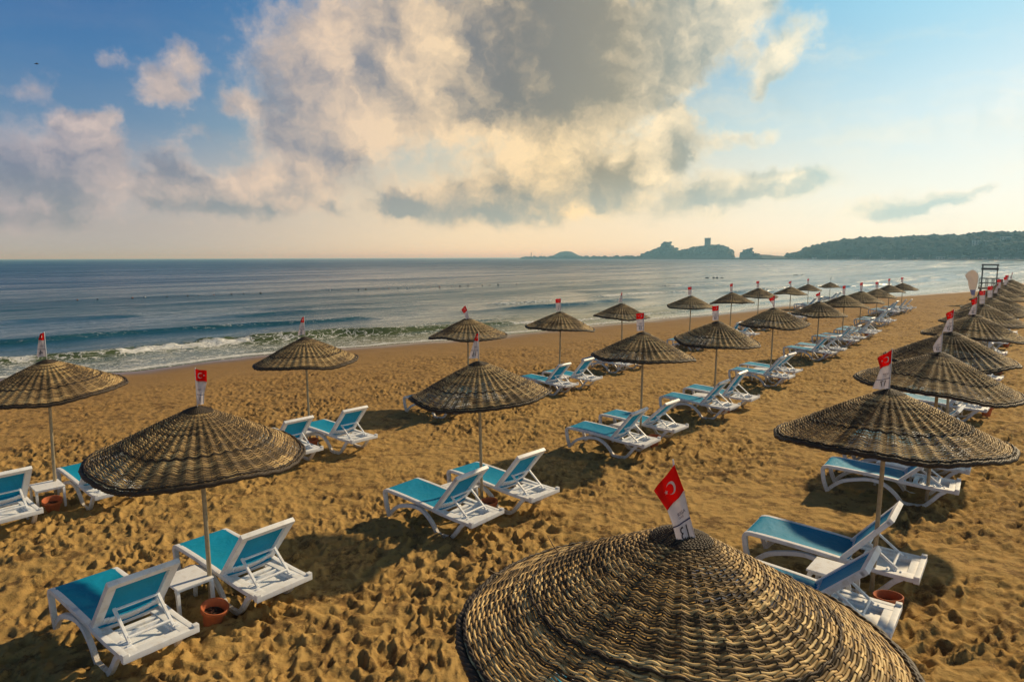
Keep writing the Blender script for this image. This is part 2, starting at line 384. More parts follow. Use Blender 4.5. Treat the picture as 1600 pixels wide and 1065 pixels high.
def b_sea(t):
    co = t.node('ShaderNodeNewGeometry').outputs['Position']
    d = t.attr('offshore'); foam = t.attr('foam')
    rotm = t.node('ShaderNodeMapping', vector_type='TEXTURE', inp={'Rotation': (0, 0, R(50))}); t.l.new(co, rotm.inputs[0])
    q = rotm.outputs[0]                     # x along the shore
    st = t.node('ShaderNodeMapping', inp={'Scale': (0.45, 1.0, 1.0)}); t.l.new(q, st.inputs[0]); q = st.outputs[0]
    n1 = t.noise(q, 0.55, 6, 0.62, 0.4); n2 = t.noise(q, 2.6, 4, 0.6, 0.3); n3 = t.noise(q, 0.06, 4, 0.6)
    turb = t.mr(d, 13, 2, 0, 1)
    c = t.mix(t.mr(d, 20, 130, 0, 1), (0.010, 0.068, 0.098), (0.001, 0.052, 0.130))
    c = t.mix(turb, c, (0.085, 0.105, 0.036))
    sm = t.node('ShaderNodeMapping', inp={'Scale': (0.010, 0.10, 1.0)}); t.l.new(rotm.outputs[0], sm.inputs[0])
    streak = t.noise(sm.outputs[0], 1.0, 5, 0.6, 0.6)
    rough = t.math('ADD', t.mr(d, 20, 350, 0.08, 0.30, 'LINEAR'), t.mr(streak, 0.42, 0.62, 0, 0.16))
    h = t.math('ADD', n1, t.math('MULTIPLY', n2, 0.22))
    h = t.math('ADD', h, t.math('MULTIPLY', n3, 2.2))
    nb = t.node('ShaderNodeBump', inp={'Strength': 1.0, 'Distance': t.math('MULTIPLY', t.mr(d, 0, 60, 0.10, 0.85, 'LINEAR'), t.mr(streak, 0.38, 0.62, 0.6, 1.3)), 'Height': h}).outputs[0]
    water = princ(t, c, rough, 0, nb, spec=0.5, IOR=1.33)
    # foam lace
    v = t.node('ShaderNodeTexVoronoi', feature='DISTANCE_TO_EDGE', inp={'Scale': 3.2, 'Randomness': 1.0})
    wv_ = t.vmath('ADD', q, t.node('ShaderNodeVectorMath', operation='SCALE', inp={0: t.noise(q, 3.0, 4, color=True), 3: 0.6}).outputs[0])
    t.l.new(wv_, v.inputs['Vector'])
    lace = t.mr(v.outputs['Distance'], 0.10, 0.0, 0, 0.75)
    fn = t.noise(q, 5.0, 6, 0.7)
    f = t.math('ADD', t.math('MULTIPLY', foam, 1.15), t.math('ADD', t.math('MULTIPLY', t.math('SUBTRACT', fn, 0.5), 1.7), t.math('SUBTRACT', lace, 0.22)))
    f = t.math('MULTIPLY', t.mr(f, 0.50, 0.95, 0, 1), t.mr(foam, 0.02, 0.15, 0, 1))
    fo = princ(t, (0.72, 0.74, 0.74), 0.8, 0, bump(t, t.math('ADD', fn, t.math('MULTIPLY', lace, 0.6)), 1.0, 0.10), spec=0.2)
    return t.node('ShaderNodeMixShader', inp={0: f, 1: water, 2: fo}).outputs[0]


def b_wicker(t):
    co = obj_co(t); tint = t.attr('tint'); r = rand(t)
    n = t.noise(co, 3.0, 4, 0.6); n2 = t.noise(co, 60.0, 3, 0.6)
    c = t.ramp(tint, [(0.0, (0.045, 0.032, 0.020)), (0.28, (0.11, 0.072, 0.036)), (0.56, (0.60, 0.40, 0.168)), (1.0, (0.97, 0.74, 0.36))])
    c = t.mix(t.mr(n, 0.46, 0.72, 0, 0.4), c, (0.11, 0.088, 0.062))
    c = t.mix(t.mr(n2, 0.3, 0.8, 0, 0.35), c, (0.10, 0.07, 0.04))
    c = t.mix(t.mr(r, 0, 1, 0.0, 0.28, 'LINEAR'), c, (0.17, 0.135, 0.095))
    return princ(t, c, 0.62, 0, bump(t, n2, 0.25, 0.003), spec=0.18)


def b_darkwick(t):
    n = t.noise(obj_co(t), 30.0, 4, 0.6)
    return princ(t, t.mix(n, (0.016, 0.012, 0.010), (0.075, 0.052, 0.034)), 0.6, 0, bump(t, n, 0.4, 0.004), spec=0.3)


def b_white(t):
    co = obj_co(t); n = t.noise(co, 9.0, 5, 0.6); n2 = t.noise(co, 70.0, 3, 0.7)
    c = t.mix(t.mr(n, 0.4, 0.8, 0, 0.35), (0.74, 0.77, 0.82), (0.56, 0.56, 0.56))
    c = t.mix(t.mr(n2, 0.62, 0.8, 0, 0.35), c, (0.42, 0.36, 0.28))
    zc = t.node('ShaderNodeSeparateXYZ', inp={0: co}).outputs[2]
    lowz = t.math('ADD', t.mr(zc, 0.22, 0.0, 0, 0.75), t.mr(n, 0.50, 0.68, 0, 0.28))
    c = t.mix(t.math('MULTIPLY', lowz, t.mr(n2, 0.35, 0.62, 0.25, 1.0)), c, (0.44, 0.33, 0.20))
    return princ(t, c, 0.48, 0, bump(t, n2, 0.12, 0.002), spec=0.3)


def b_sling(t):
    co = obj_co(t)
    wv_ = t.node('ShaderNodeTexWave', wave_type='BANDS', inp={'Scale': 90.0, 'Distortion': 0.0}); t.l.new(co, wv_.inputs[0])
    n = t.noise(co, 3.0, 5, 0.6); n2 = t.noise(co, 34.0, 4, 0.7)
    c = t.mix(t.mr(rand(t), 0, 1, 0, 0.7, 'LINEAR'), (0.0, 0.33, 0.60), (0.002, 0.40, 0.67))
    c = t.mix(t.mr(n, 0.40, 0.75, 0, 0.45), c, (0.0, 0.28, 0.44))
    c = t.mix(t.mr(n2, 0.65, 0.85, 0, 0.2), c, (0.15, 0.32, 0.36))
    fold = t.noise(co, 5.0, 4, 0.55, 1.2)
    di = princ(t, c, 0.6, 0, bump(t, t.math('ADD', fold, t.math('MULTIPLY', wv_.outputs['Fac'], 0.03)), 0.5, 0.03), spec=0.3)
    tr = t.node('ShaderNodeBsdfTranslucent', inp={0: c})
    return t.node('ShaderNodeMixShader', inp={0: 0.30, 1: di, 2: tr.outputs[0]}).outputs[0]


def simple(col, rough=0.6, metal=0.0, var=0.25, scale=8.0, bs=0.2, bd=0.004, spec=0.4):
    def f(t):
        n = t.noise(obj_co(t), scale, 5, 0.6)
        c = t.mix(t.mr(n, 0.3, 0.8, 0, 1), tuple(col), tuple(v * (1 - var * 1.6) for v in col))
        return princ(t, c, rough, metal, bump(t, n, bs, bd), spec=spec)
    return f


def cloth(col, trans=0.35, var=0.12):
    def f(t):
        n = t.noise(obj_co(t), 12.0, 4, 0.6)
        c = t.mix(n, tuple(col), tuple(v * (1 - var * 2) for v in col))
        d = princ(t, c, 0.8, 0, bump(t, n, 0.2, 0.003), spec=0.2)
        tr = t.node('ShaderNodeBsdfTranslucent', inp={0: c})
        return t.node('ShaderNodeMixShader', inp={0: trans, 1: d, 2: tr.outputs[0]}).outputs[0]
    return f


M = {}
for k, b in {'sand': b_sand, 'sea': b_sea, 'wicker': b_wicker, 'darkwick': b_darkwick, 'white': b_white, 'sling': b_sling,
             'pole': simple((0.40, 0.33, 0.22), 0.45, 0.3, 0.2, 20), 'terracotta': simple((0.46, 0.125, 0.042), 0.75, 0, 0.2, 14, 0.3, 0.006),
             'soil': simple((0.05, 0.02, 0.012), 0.95, 0, 0.3, 30, 0.6, 0.02),
             'red': cloth((0.85, 0.014, 0.008), 0.55), 'flagwhite': cloth((0.80, 0.76, 0.80), 0.5), 'emblem': cloth((0.85, 0.80, 0.76)),
             'navy': simple((0.02, 0.025, 0.10)), 'ink': simple((0.03, 0.02, 0.03)), 'softink': simple((0.13, 0.11, 0.16)),
             'grey_steel': simple((0.10, 0.11, 0.12), 0.5, 0.5), 'plank': simple((0.20, 0.17, 0.15), 0.8, 0, 0.25, 12),
             'banner': cloth((0.80, 0.74, 0.70), 0.5), 'bannerblue': cloth((0.36, 0.38, 0.62), 0.3),
             'hill': simple((0.035, 0.05, 0.04), 0.95, 0, 0.5, 0.03, 0.6, 2.0, 0.1), 'leaf': simple((0.024, 0.042, 0.024), 0.9, 0, 0.5, 0.3, 0.5, 0.3, 0.1),
             'rock': simple((0.075, 0.075, 0.07), 0.95, 0, 0.4, 0.08, 0.8, 1.0, 0.1), 'stone': simple((0.20, 0.18, 0.15), 0.9, 0, 0.3, 0.2, 0.3, 0.1),
             'pale': simple((0.50, 0.49, 0.46), 0.8, 0, 0.15, 0.3), 'window': simple((0.04, 0.06, 0.08), 0.2, 0, 0.2), 'roof': simple((0.24, 0.10, 0.07), 0.8, 0, 0.3, 0.5),
             'float': simple((0.05, 0.03, 0.03), 0.5), 'floatred': simple((0.30, 0.10, 0.05), 0.5), 'floatw': simple((0.7, 0.7, 0.7), 0.5),
             'plumage': simple((0.05, 0.05, 0.055), 0.8), 'twig': simple((0.30, 0.21, 0.12), 0.7), 'trunk': simple((0.08, 0.06, 0.045), 0.9)}.items():
    M[k] = mat(k, b)


# ------------------------------------------------------------------ sand
def footprint_tile(size, res, n, seed, rmin, rmax, depth):
    N = int(size / res); h = np.zeros((N, N)); rg = np.random.RandomState(seed)
    for i in range(n):
        cx, cy = rg.rand(2) * N; L = rg.uniform(rmin, rmax) / res; A = L * rg.uniform(0.42, 0.8)
        th = rg.rand() * math.pi; dp = depth * rg.uniform(0.45, 1.15)
        e = int(L * 1.7) + 1
        ii = np.arange(int(cx) - e, int(cx) + e + 1); jj = np.arange(int(cy) - e, int(cy) + e + 1)
        X, Y = np.meshgrid(ii - cx, jj - cy, indexing='ij')
        u = (X * math.cos(th) + Y * math.sin(th)) / L; v = (-X * math.sin(th) + Y * math.cos(th)) / A
        q = np.sqrt(u * u + v * v) * (1 + 0.16 * np.sin(3 * np.arctan2(v, u) + th * 7))
        m = 1 / (1 + np.exp((q - 0.86) * 9))
        rim = np.exp(-((q - 1.18) / 0.26) ** 2) * dp * rg.uniform(0.25, 0.6)
        sub = h[np.ix_(ii % N, jj % N)]
        floor_ = -dp + 0.35 * dp * u
        h[np.ix_(ii % N, jj % N)] = sub * (1 - 0.85 * m) + floor_ * 0.85 * m + rim
    return h


T1 = footprint_tile(13.0, 0.025, 4600, 3, 0.09, 0.17, 0.060)
T2 = footprint_tile(9.0, 0.025, 3200, 9, 0.045, 0.10, 0.034)
T3 = footprint_tile(17.0, 0.03, 2300, 21, 0.13, 0.24, 0.060)


def samp(T, size, x, y, rot):
    c, s = math.cos(R(rot)), math.sin(R(rot)); N = T.shape[0]
    u = (x * c + y * s) / size * N; v = (-x * s + y * c) / size * N
    i = np.floor(u).astype(int); j = np.floor(v).astype(int); fu = u - i; fv = v - j
    i0, i1, j0, j1 = i % N, (i + 1) % N, j % N, (j + 1) % N
    return (T[i0, j0] * (1 - fu) + T[i1, j0] * fu) * (1 - fv) + (T[i0, j1] * (1 - fu) + T[i1, j1] * fu) * fv


POLES = [(-8.19, 11.58), (-4.87, 15.54), (-1.36, 20.39), (1.67, 22.71), (4.65, 28.06), (9.05, 33.59), (12.09, 36.57), (15.88, 42.85), (20.19, 48.23), (26.4, 59.36), (33.45, 70.09), (-3.69, 7.65), (-0.56, 11.01), (3.05, 15.32), (5.84, 18.77), (9.27, 23.47), (13.66, 29.51), (16.92, 33.85), (19.5, 37.11), (24.03, 43.76), (29.43, 51.97), (32.09, 54.76), (0.97, 3.65), (4.41, 7.65), (6.93, 10.64), (9.02, 13.55), (12.28, 17.56), (15.12, 21.27), (17.67, 24.5), (19.63, 26.94), (23.22, 31.69), (26.04, 35.1), (28.57, 38.43), (32.62, 43.57)]


def sand_height(x, y):
    z, s = beach(x, y)
    a, b = to_ab(x, y)
    wx = x + 0.7 * (fbm(x / 1.7, y / 1.7, 40, 2) - 0.5) + 0.09 * (fbm(x / 0.28, y / 0.28, 46, 2) - 0.5)
    wy = y + 0.7 * (fbm(x / 1.7, y / 1.7, 44, 2) - 0.5) + 0.09 * (fbm(x / 0.28, y / 0.28, 48, 2) - 0.5)
    foot = 0.78 * samp(T1, 13.0, wx, wy, 17) + 0.60 * samp(T2, 9.0, wx, wy, -28) + 0.55 * samp(T3, 17.0, wx, wy, 52) * sstep(s, 22, 30)
    lump = (fbm(x / 0.8, y / 0.8, 11, 4, 0.5) - 0.5) * 0.11 + (fbm(x / 3.2, y / 3.2, 15, 3) - 0.5) * 0.14
    # how trodden the sand is: smooth by the water, beaten flat along tyre tracks
    tr = sstep(s, 5.0, 10.0) * (1.25 - 0.20 * sstep(s, 16, 26))
    tr = tr * (0.35 + 0.75 * sstep(fbm(x / 3.6, y / 3.6, 70, 3), 0.30, 0.60))
    d = np.sqrt(x * x + y * y)
    tracks = 0
    for bc, wdt, st in ((18.6, 0.17, 1.0), (20.2, 0.17, 1.0), (22.2, 0.15, 0.7), (11.2, 0.18, 0.6), (-2.6, 0.16, 0.8), (4.6, 0.15, 0.8), (3.1, 0.16, 0.8)):
        cb = bc + 0.5 * np.sin(a / 13.0 + bc) + 0.12 * np.sin(a / 3.1)
        if bc > 15: cb = cb + (shore(a) - 31.0) * 0.8
        g = np.exp(-((b - cb) / wdt) ** 2)
        tracks = tracks - g * 0.022 * st + np.exp(-((np.abs(b - cb) - 0.3) / 0.09) ** 2) * 0.014 * st
        tr = tr * (1 - 0.7 * st * np.exp(-((b - cb) / 0.5) ** 2))
    on = sstep(s, 0.3, 2.5)
    fade = 1 - sstep(d, 120, 200)
    z = z + on * fade * (foot * tr + lump * (0.35 + 0.65 * tr) + tracks * (0.8 + 0.4 * np.sin(a * 22)))
    # sand heaped round the poles, scooped out a little beyond
    for px_, py_ in POLES:
        q = (x - px_) ** 2 + (y - py_) ** 2
        z = z + 0.075 * np.exp(-q / 0.035) - 0.03 * np.exp(-(np.sqrt(q) - 0.42) ** 2 / 0.03)
    # berm line left by the last high water
    z = z + fade * 0.05 * np.exp(-((s - 4.2 + 0.5 * np.sin(a / 4)) / 0.8) ** 2)
    return z, s


th = np.radians(np.concatenate([np.linspace(-180, -50, 40, endpoint=False), np.linspace(-50, 52, 1280, endpoint=False), np.linspace(52, 180, 38, endpoint=False)]))
rr = [1.2]
while rr[-1] < 110: rr.append(rr[-1] + max(0.017, 0.0052 * rr[-1]))
while rr[-1] < 16000: rr.append(rr[-1] * 1.12)
rr = np.array([0.01, 0.4, 0.8] + rr)
RR, TH = np.meshgrid(rr, th, indexing='ij')
X = RR * np.sin(TH); Y = RR * np.cos(TH)
Z, Sd = sand_height(X, Y)
nr, nt = RR.shape
I = np.arange(nr * nt).reshape(nr, nt); In = np.roll(I, -1, axis=1)
F = np.stack([I[:-1], I[1:], In[1:], In[:-1]], -1).reshape(-1, 4)
me = np_mesh('sand', np.stack([X, Y, Z], -1).reshape(-1, 3), F, True, {'inland': np.clip(Sd, -50, 100)})
sand = link('sand_ground', me, M['sand']); tag(sand, kind='structure')

# ------------------------------------------------------------------ sea
aa = [-30.0]
while aa[-1] < 420: aa.append(aa[-1] + max(0.12, 0.0030 * (25 + aa[-1])))
aa = [-12000, -4000, -1200, -400, -150, -70, -45] + aa
while aa[-1] < 11000: aa.append(aa[-1] * 1.15)
dd = [-2.5]
while dd[-1] < 75: dd.append(dd[-1] + (0.075 if dd[-1] < 8 else 0.075 + 0.007 * (dd[-1] - 8)))
while dd[-1] < 14000: dd.append(dd[-1] * 1.09)
aa = np.array(aa); dd = np.array(dd)
A, D = np.meshgrid(aa, dd, indexing='ij')
sh_ = shore(aa)[:, None]
B = sh_ + D
near = sstep(A, -30, -10) * (1 - sstep(A, 300, 420)) * (1 - sstep(D, 70, 120))
zz = np.zeros_like(A); foam = np.zeros_like(A)
# first breaker
D1 = 4.6 + 1.6 * (vnoise(A / 11.0, A * 0, 31) - 0.5) + 0.5 * (vnoise(A / 2.6, A * 0, 32) - 0.5)
D1 = D1 * (1 - 0.45 * sstep(A, 30, 60))
amp = (0.40 * (0.55 + 0.75 * vnoise(A / 6.0, A * 0, 33))) * (1 - 0.72 * sstep(A, 27, 42)) * (1 - 0.3 * sstep(A, 60, 160))
brk = sstep(vnoise(A / 4.2, A * 0, 36) * 0.75 + 0.25 * vnoise(A / 1.1, A * 0, 37), 0.42, 0.62)
u = D - D1
prof = np.where(u < 0, np.exp(-(u / 0.50) ** 2), np.exp(-(u / 1.35) ** 2))
zz += amp * prof * (1 - 0.25 * brk)
foam += brk * np.exp(-((u + 0.30) / 0.42) ** 2) * 0.80 * (1 - 0.5 * sstep(A, 40, 60))
wash = (D < D1) * sstep(D, -1.8, 0.2) * (0.10 + 0.50 * vnoise(A / 1.9, D / 0.6, 39) * (1.4 - 0.4 * D / 4.6))
zz += brk * prof * 0.16 * (fbm(A * 1.6, D * 2.6, 140, 3) - 0.5) * 2 * amp / 0.4
foam += wash * (1 - 0.55 * sstep(A, 22, 36))
foam += 0.85 * np.exp(-((D + 0.35 + 0.5 * (vnoise(A / 2.0, A * 0, 77) - 0.5)) / 0.28) ** 2)
foam += 0.35 * brk * np.exp(-((u - 1.6) / 0.9) ** 2) * vnoise(A / 1.2, D / 0.5, 55)
# outer swells; foam on the far right ones is surf and painted sun glitter
for k, (dc, am, wd_, a0, a1, fo) in enumerate([(8.6, 0.09, 0.9, 0, 400, .25), (14.4, 0.26, 1.2, 4, 400, 0.12), (23.0, 0.24, 1.5, 26, 46, 0), (22.0, 0.16, 1.1, 48, 90, 0.95), (20.5, 0.22, 1.2, 96, 190, .7), (31, 0.16, 2.0, 0, 400, .05), (35.5, 0.26, 1.6, 96, 118, .8), (44, 0.14, 2.4, 0, 400, 0), (9.0, 0.20, 1.2, 100, 260, .8), (17.0, 0.2, 1.3, 120, 330, .7), (60, 0.12, 3.0, 0, 400, 0)]):
    c_ = dc + 3.0 * (vnoise(A / 26.0, A * 0, 60 + k) - 0.5) + 0.7 * (vnoise(A / 5.0, A * 0, 80 + k) - 0.5)
    seg = sstep(A, a0 - 4, a0 + 4) * (1 - sstep(A, a1 - 5, a1 + 5)) * sstep(vnoise(A / 9.0, A * 0, 90 + k), 0.25, 0.6)
    v_ = D - c_
    p_ = np.where(v_ < 0, np.exp(-(v_ / (wd_ * 0.55)) ** 2), np.exp(-(v_ / (wd_ * 1.5)) ** 2))
    zz += am * p_ * seg
    foam += fo * seg * np.exp(-((v_ + 0.2) / (0.75 * wd_)) ** 2) * (0.6 + 0.6 * vnoise(A / 1.7, D / 1.2, 95 + k))
zz += 0.07 * (fbm(A / 2.6, D / 1.1, 120, 4, 0.55) - 0.5) * sstep(D, 0.5, 5)
zz *= near; foam *= near
thin = np.where(D < 0.3, 0.012, 0)
ZS = zz * sstep(D, -0.4, 1.2) + thin + 0.02
XS, YS = to_xy(A, B)
# the swash runs a little way up the beach: lay it just over the sand
zb, _ = beach(XS, YS)
run = -0.9 - 0.5 * (vnoise(A / 3.3, A * 0, 130) - 0.5) * 2
run = run - 0.7 * np.exp(-((A - 13.2) / 2.2) ** 2)
over = (D > run) & (D < 0.6)
ZS = np.where(over, np.maximum(ZS, zb + 0.012), ZS)
ZS = np.where(D <= run, np.minimum(ZS, zb - 0.05), ZS)
na, nd = A.shape
I = np.arange(na * nd).reshape(na, nd)
F = np.stack([I[:-1, :-1], I[1:, :-1], I[1:, 1:], I[:-1, 1:]], -1).reshape(-1, 4)
me = np_mesh('sea', np.stack([XS, YS, ZS], -1).reshape(-1, 3), F[:, ::-1], True, {'offshore': np.clip(D, -5, 3000), 'foam': np.clip(foam, 0, 1.2)})
sea = link('sea', me, M['sea']); tag(sea, kind='structure')


# ------------------------------------------------------------------ parasols
def canopy_z(r, th, seed):
    """surface of the woven cone, apex at 0"""
    base = -(np.sqrt(r * r + 0.10 ** 2) - 0.10) * 0.515 + 0.02 * np.maximum(r - 0.95, 0) * 2
    pl = (0.0065 if seed == 3 else 0.0105) * np.cos(40 * th) * sstep(r, 0.15, 0.55) * (1 - 0.6 * sstep(r, 1.05, 1.17))
    dr = ((0.016 if seed < 10 else 0.028) * np.sin(3 * th + seed) + (0.010 if seed < 20 else 0.020) * np.sin(5 * th + 2.1 * seed) + 0.005 * np.sin(8 * th + seed * 3.3)) * (r / 1.2) ** 1.6
    sag = -0.006 * (0.5 - 0.5 * np.cos(8 * th)) * sstep(r, 0.3, 0.9)
    return base + pl + dr + sag


def tube_loop(r, z, ra, rb, m, up_r, up_z, thv):
    """closed tubes round the axis; r,z (k,n) centre lines; ra across / rb through thickness; (up_r,up_z) surface normal"""
    k, n = r.shape
    ang = np.arange(m) / m * 2 * math.pi
    ca, sa = np.cos(ang), np.sin(ang)
    tr_, tz_ = up_z, -up_r                       # in-surface direction, outwards
    Rr = r[..., None] + ra * ca * tr_[..., None] + rb * sa * up_r[..., None]
    Zz = z[..., None] + ra * ca * tz_[..., None] + rb * sa * up_z[..., None]
    V = np.stack([Rr * np.cos(thv)[..., None], Rr * np.sin(thv)[..., None], Zz], -1)
    I = np.arange(k * n * m).reshape(k, n, m)
    Ia = np.roll(I, -1, 1); Ib = np.roll(I, -1, 2); Ic = np.roll(Ia, -1, 2)
    F = np.stack([I, Ia, Ic, Ib], -1).reshape(-1, 4)
    return V.reshape(-1, 3), F


def canopy_mesh(seed, rings_step=0.0128):
    rg = np.random.RandomState(seed); Vs, Fs, Ts = [], [], []; off = 0

    def addt(V, F, T):
        nonlocal off
        Vs.append(V); Fs.append(F + off); Ts.append(T); off += len(V)
    m = 6
    for (r0, r1, nst) in ((0.165, 0.50, 40), (0.503, 1.165, 80)):
        rs = np.arange(r0, r1, rings_step); k = len(rs); n = nst * 4
        thv = np.tile(np.arange(n) / n * 2 * math.pi, (k, 1))
        jj = np.arange(k)[:, None]
        wob = 0.0038 * (vnoise(thv * 9, jj * 0.6 + seed * 3, seed) - 0.5) * 2 + 0.0035 * (vnoise(thv * 3, jj * 0 + 7, seed + 4) - 0.5) * 2
        r = rs[:, None] + wob
        amp_ = 0.0036 * (0.75 + 0.5 * vnoise(thv * 6, jj * 1.0, seed + 9))
        wv_ = np.cos(thv * nst / 2 + math.pi * (jj % 2) + 0.12 * np.sin(jj * 0.7))
        z = canopy_z(r, thv, seed)
        e = 0.01
        sl = (canopy_z(r + e, thv, seed) - canopy_z(r - e, thv, seed)) / (2 * e)
        L = np.sqrt(1 + sl * sl); ur, uz = -sl / L, 1 / L
        thick = 1.0 + 0.25 * (rg.rand(k, 1) - 0.5)
        V, F = tube_loop(r + ur * amp_ * wv_, z + uz * amp_ * wv_, 0.0070, 0.0042, m, ur, uz, thv)
        # each cane is a few weaves long: own tint for every length, whole rounds darker here and there
        ph = rg.rand(k, 1) * 20
        seg = np.floor(thv / (2 * math.pi) * (nst / 3.4) + ph)
        tnt = vnoise(seg * 7.31 + 0.5, jj * 3.7 + 0.5, seed + 20)
        tnt = 0.10 + 0.90 * tnt + 0.10 * np.maximum(wv_, 0)
        tnt = tnt * np.where(rg.rand(k, 1) < 0.10, 0.45, 1.0)
        band = np.exp(-((rs[:, None] - 0.80) / 0.012) ** 2)
        tnt = tnt * (1 - 0.9 * band)
        blot = sstep(fbm(r * np.cos(thv) * 2.6 + 9, r * np.sin(thv) * 2.6 + 4, seed + 31, 3), 0.42, 0.68)
        tnt = tnt * (1 - 0.45 * blot)
        addt(V, F, np.repeat(tnt[..., None], m, 2).ravel())
    # stakes under and between the canes
    for i in range(80):
        t0 = 2 * math.pi * i / 80
        ra = 0.06 if i % 2 == 0 else 0.49
        n = 30; r = np.linspace(ra, 1.175, n)
        t = np.full(n, t0) + 0.004 * np.sin(r * 9 + i)
        z = canopy_z(r, t, seed)
        rad = 0.0046
        cs = np.arange(5) / 5 * 2 * math.pi
        Xc = r[:, None] * np.cos(t)[:, None] - np.sin(t)[:, None] * np.cos(cs) * rad
        Yc = r[:, None] * np.sin(t)[:, None] + np.cos(t)[:, None] * np.cos(cs) * rad
        Zc = z[:, None] + np.sin(cs) * rad
        V = np.stack([Xc, Yc, Zc], -1); I = np.arange(n * 5).reshape(n, 5)
        a_ = I[:-1]; b_ = I[1:]
        F = np.stack([a_, b_, np.roll(b_, -1, 1), np.roll(a_, -1, 1)], -1).reshape(-1, 4)
        addt(V.reshape(-1, 3), F, np.full(n * 5, 0.12 + 0.15 * rg.rand()))
    return np_mesh('canopy', np.concatenate(Vs), np.concatenate(Fs), True, {'tint': np.concatenate(Ts)})


def twist(seed, r0, dz, major, rad, nstr, pitch, n=300, m=6, dark=True):
    """a rope of nstr strands twisted round the circle of radius r0"""
    Vs, Fs = [], []; off = 0
    thv = (np.arange(n) / n * 2 * math.pi)[None, :]
    for s_ in range(nstr):
        ph = thv * pitch + 2 * math.pi * s_ / nstr
        r = r0 + major * np.cos(ph) + 0.004 * np.sin(5 * thv + s_)
        z = canopy_z(np.full_like(thv, r0), thv, seed) + dz + major * np.sin(ph)
        V, F = tube_loop(r, z, rad, rad, m, np.zeros_like(r), np.ones_like(r), thv)
        Vs.append(V); Fs.append(F + off); off += len(V)
    return np.concatenate(Vs), np.concatenate(Fs)


def rim_mesh(seed):
    V1, F1 = twist(seed, 1.178, -0.012, 0.0125, 0.0150, 5, 30)
    V2, F2 = twist(seed, 1.150, 0.010, 0.006, 0.0075, 2, 60)
    return np_mesh('rim', np.concatenate([V1, V2]), np.concatenate([F1, F2 + len(V1)]))


def cap_mesh(seed):
    Vs, Fs = [], []; off = 0
    for j, r0 in enumerate(np.arange(0.014, 0.165, 0.0105)):
        V, F = twist(seed, r0, 0.004 + 0.004 * math.exp(-r0 * 20), 0.0035, 0.0055, 2, max(3, int(r0 * 150)), n=max(24, int(r0 * 900)), m=5)
        Vs.append(V); Fs.append(F + off); off += len(V)
    return np_mesh('cap', np.concatenate(Vs), np.concatenate(Fs))


def band_mesh(seed):
    V1, F1 = twist(seed, 0.80, 0.008, 0.003, 0.0055, 2, 70, n=280, m=5)
    V2, F2 = twist(seed, 0.40, 0.006, 0.002, 0.0035, 2, 40, n=160, m=5)
    if seed == 3: return np_mesh('band', V1, F1)
    return np_mesh('band', np.concatenate([V1, V2]), np.concatenate([F1, F2 + len(V1)]))


def spokes_mesh(seed):
    bm = bmesh.new()
    for i in range(8):
        t = 2 * math.pi * (i + 0.5) / 8
        pz = lambda r: float(canopy_z(np.array(r), np.array(t), seed)) - 0.028
        cyl(bm, (0.03 * math.cos(t), 0.03 * math.sin(t), -0.10), (0.6 * math.cos(t), 0.6 * math.sin(t), pz(0.6)), 0.011, 0.010, 6)
        cyl(bm, (0.6 * math.cos(t), 0.6 * math.sin(t), pz(0.6)), (1.13 * math.cos(t), 1.13 * math.sin(t), pz(1.13)), 0.010, 0.008, 6)
    cyl(bm, (0, 0, -0.16), (0, 0, -0.05), 0.045, 0.04, 14)
    return bm_mesh('spokes', bm)


CANOPY = []
for sd_ in (3, 8, 14, 22):
    CANOPY.append((canopy_mesh(sd_), rim_mesh(sd_), cap_mesh(sd_), band_mesh(sd_), spokes_mesh(sd_)))
for cs in CANOPY:
    for me_, mk in zip(cs, ('wicker', 'darkwick', 'darkwick', 'darkwick', 'plank')): me_.materials.append(M[mk])


# ---- flags: cloth shapes given by the two side edges (x, y, z from the canopy tip), top to bottom; R edge is the pole edge
def flag_map(Lp, Rp, rip, u, v):
    """u 0 at the free edge .. 1 at the pole edge, v 0 top .. 1 bottom"""
    vs = np.linspace(0, 1, len(Lp))
    Lx = [np.interp(v, vs, [p[i] for p in Lp]) for i in range(3)]
    Rx = [np.interp(v, vs, [p[i] for p in Rp]) for i in range(3)]
    P_ = [Lx[i] * (1 - u) + Rx[i] * u for i in range(3)]
    w_ = 1.6 * rip * (np.sin(u * 5.2 + v * 3.1) * 0.6 + 0.4 * np.sin(u * 9 - v * 5)) * np.minimum(1, (1 - u) * 2.5 + 0.15)
    return np.stack([P_[0], P_[1] + w_, P_[2]], -1)


def flag_sheet(name, Lp, Rp, rip, v0, v1, side=0.0, nu=12, nv=14):
    u, v = np.meshgrid(np.linspace(0, 1, nu), np.linspace(v0, v1, nv), indexing='ij')
    V = flag_map(Lp, Rp, rip, u, v).reshape(-1, 3)
    I = np.arange(nu * nv).reshape(nu, nv)
    F = np.stack([I[:-1, :-1], I[1:, :-1], I[1:, 1:], I[:-1, 1:]], -1).reshape(-1, 4)
    # give the cloth a thickness of a millimetre or so
    n = len(V); V2 = V + np.array([0, 0.0012, 0]); V1_ = V - np.array([0, 0.0012, 0])
    rim_ = []
    edge = list(I[:, 0]) + list(I[-1, 1:]) + list(I[-2::-1, -1]) + list(I[0, -2:0:-1])
    for a_, b_ in zip(edge, edge[1:] + edge[:1]): rim_.append((a_, b_, b_ + n, a_ + n))
    return np_mesh(name, np.concatenate([V1_, V2]), np.concatenate([F, F[:, ::-1] + n, np.array(rim_)]))


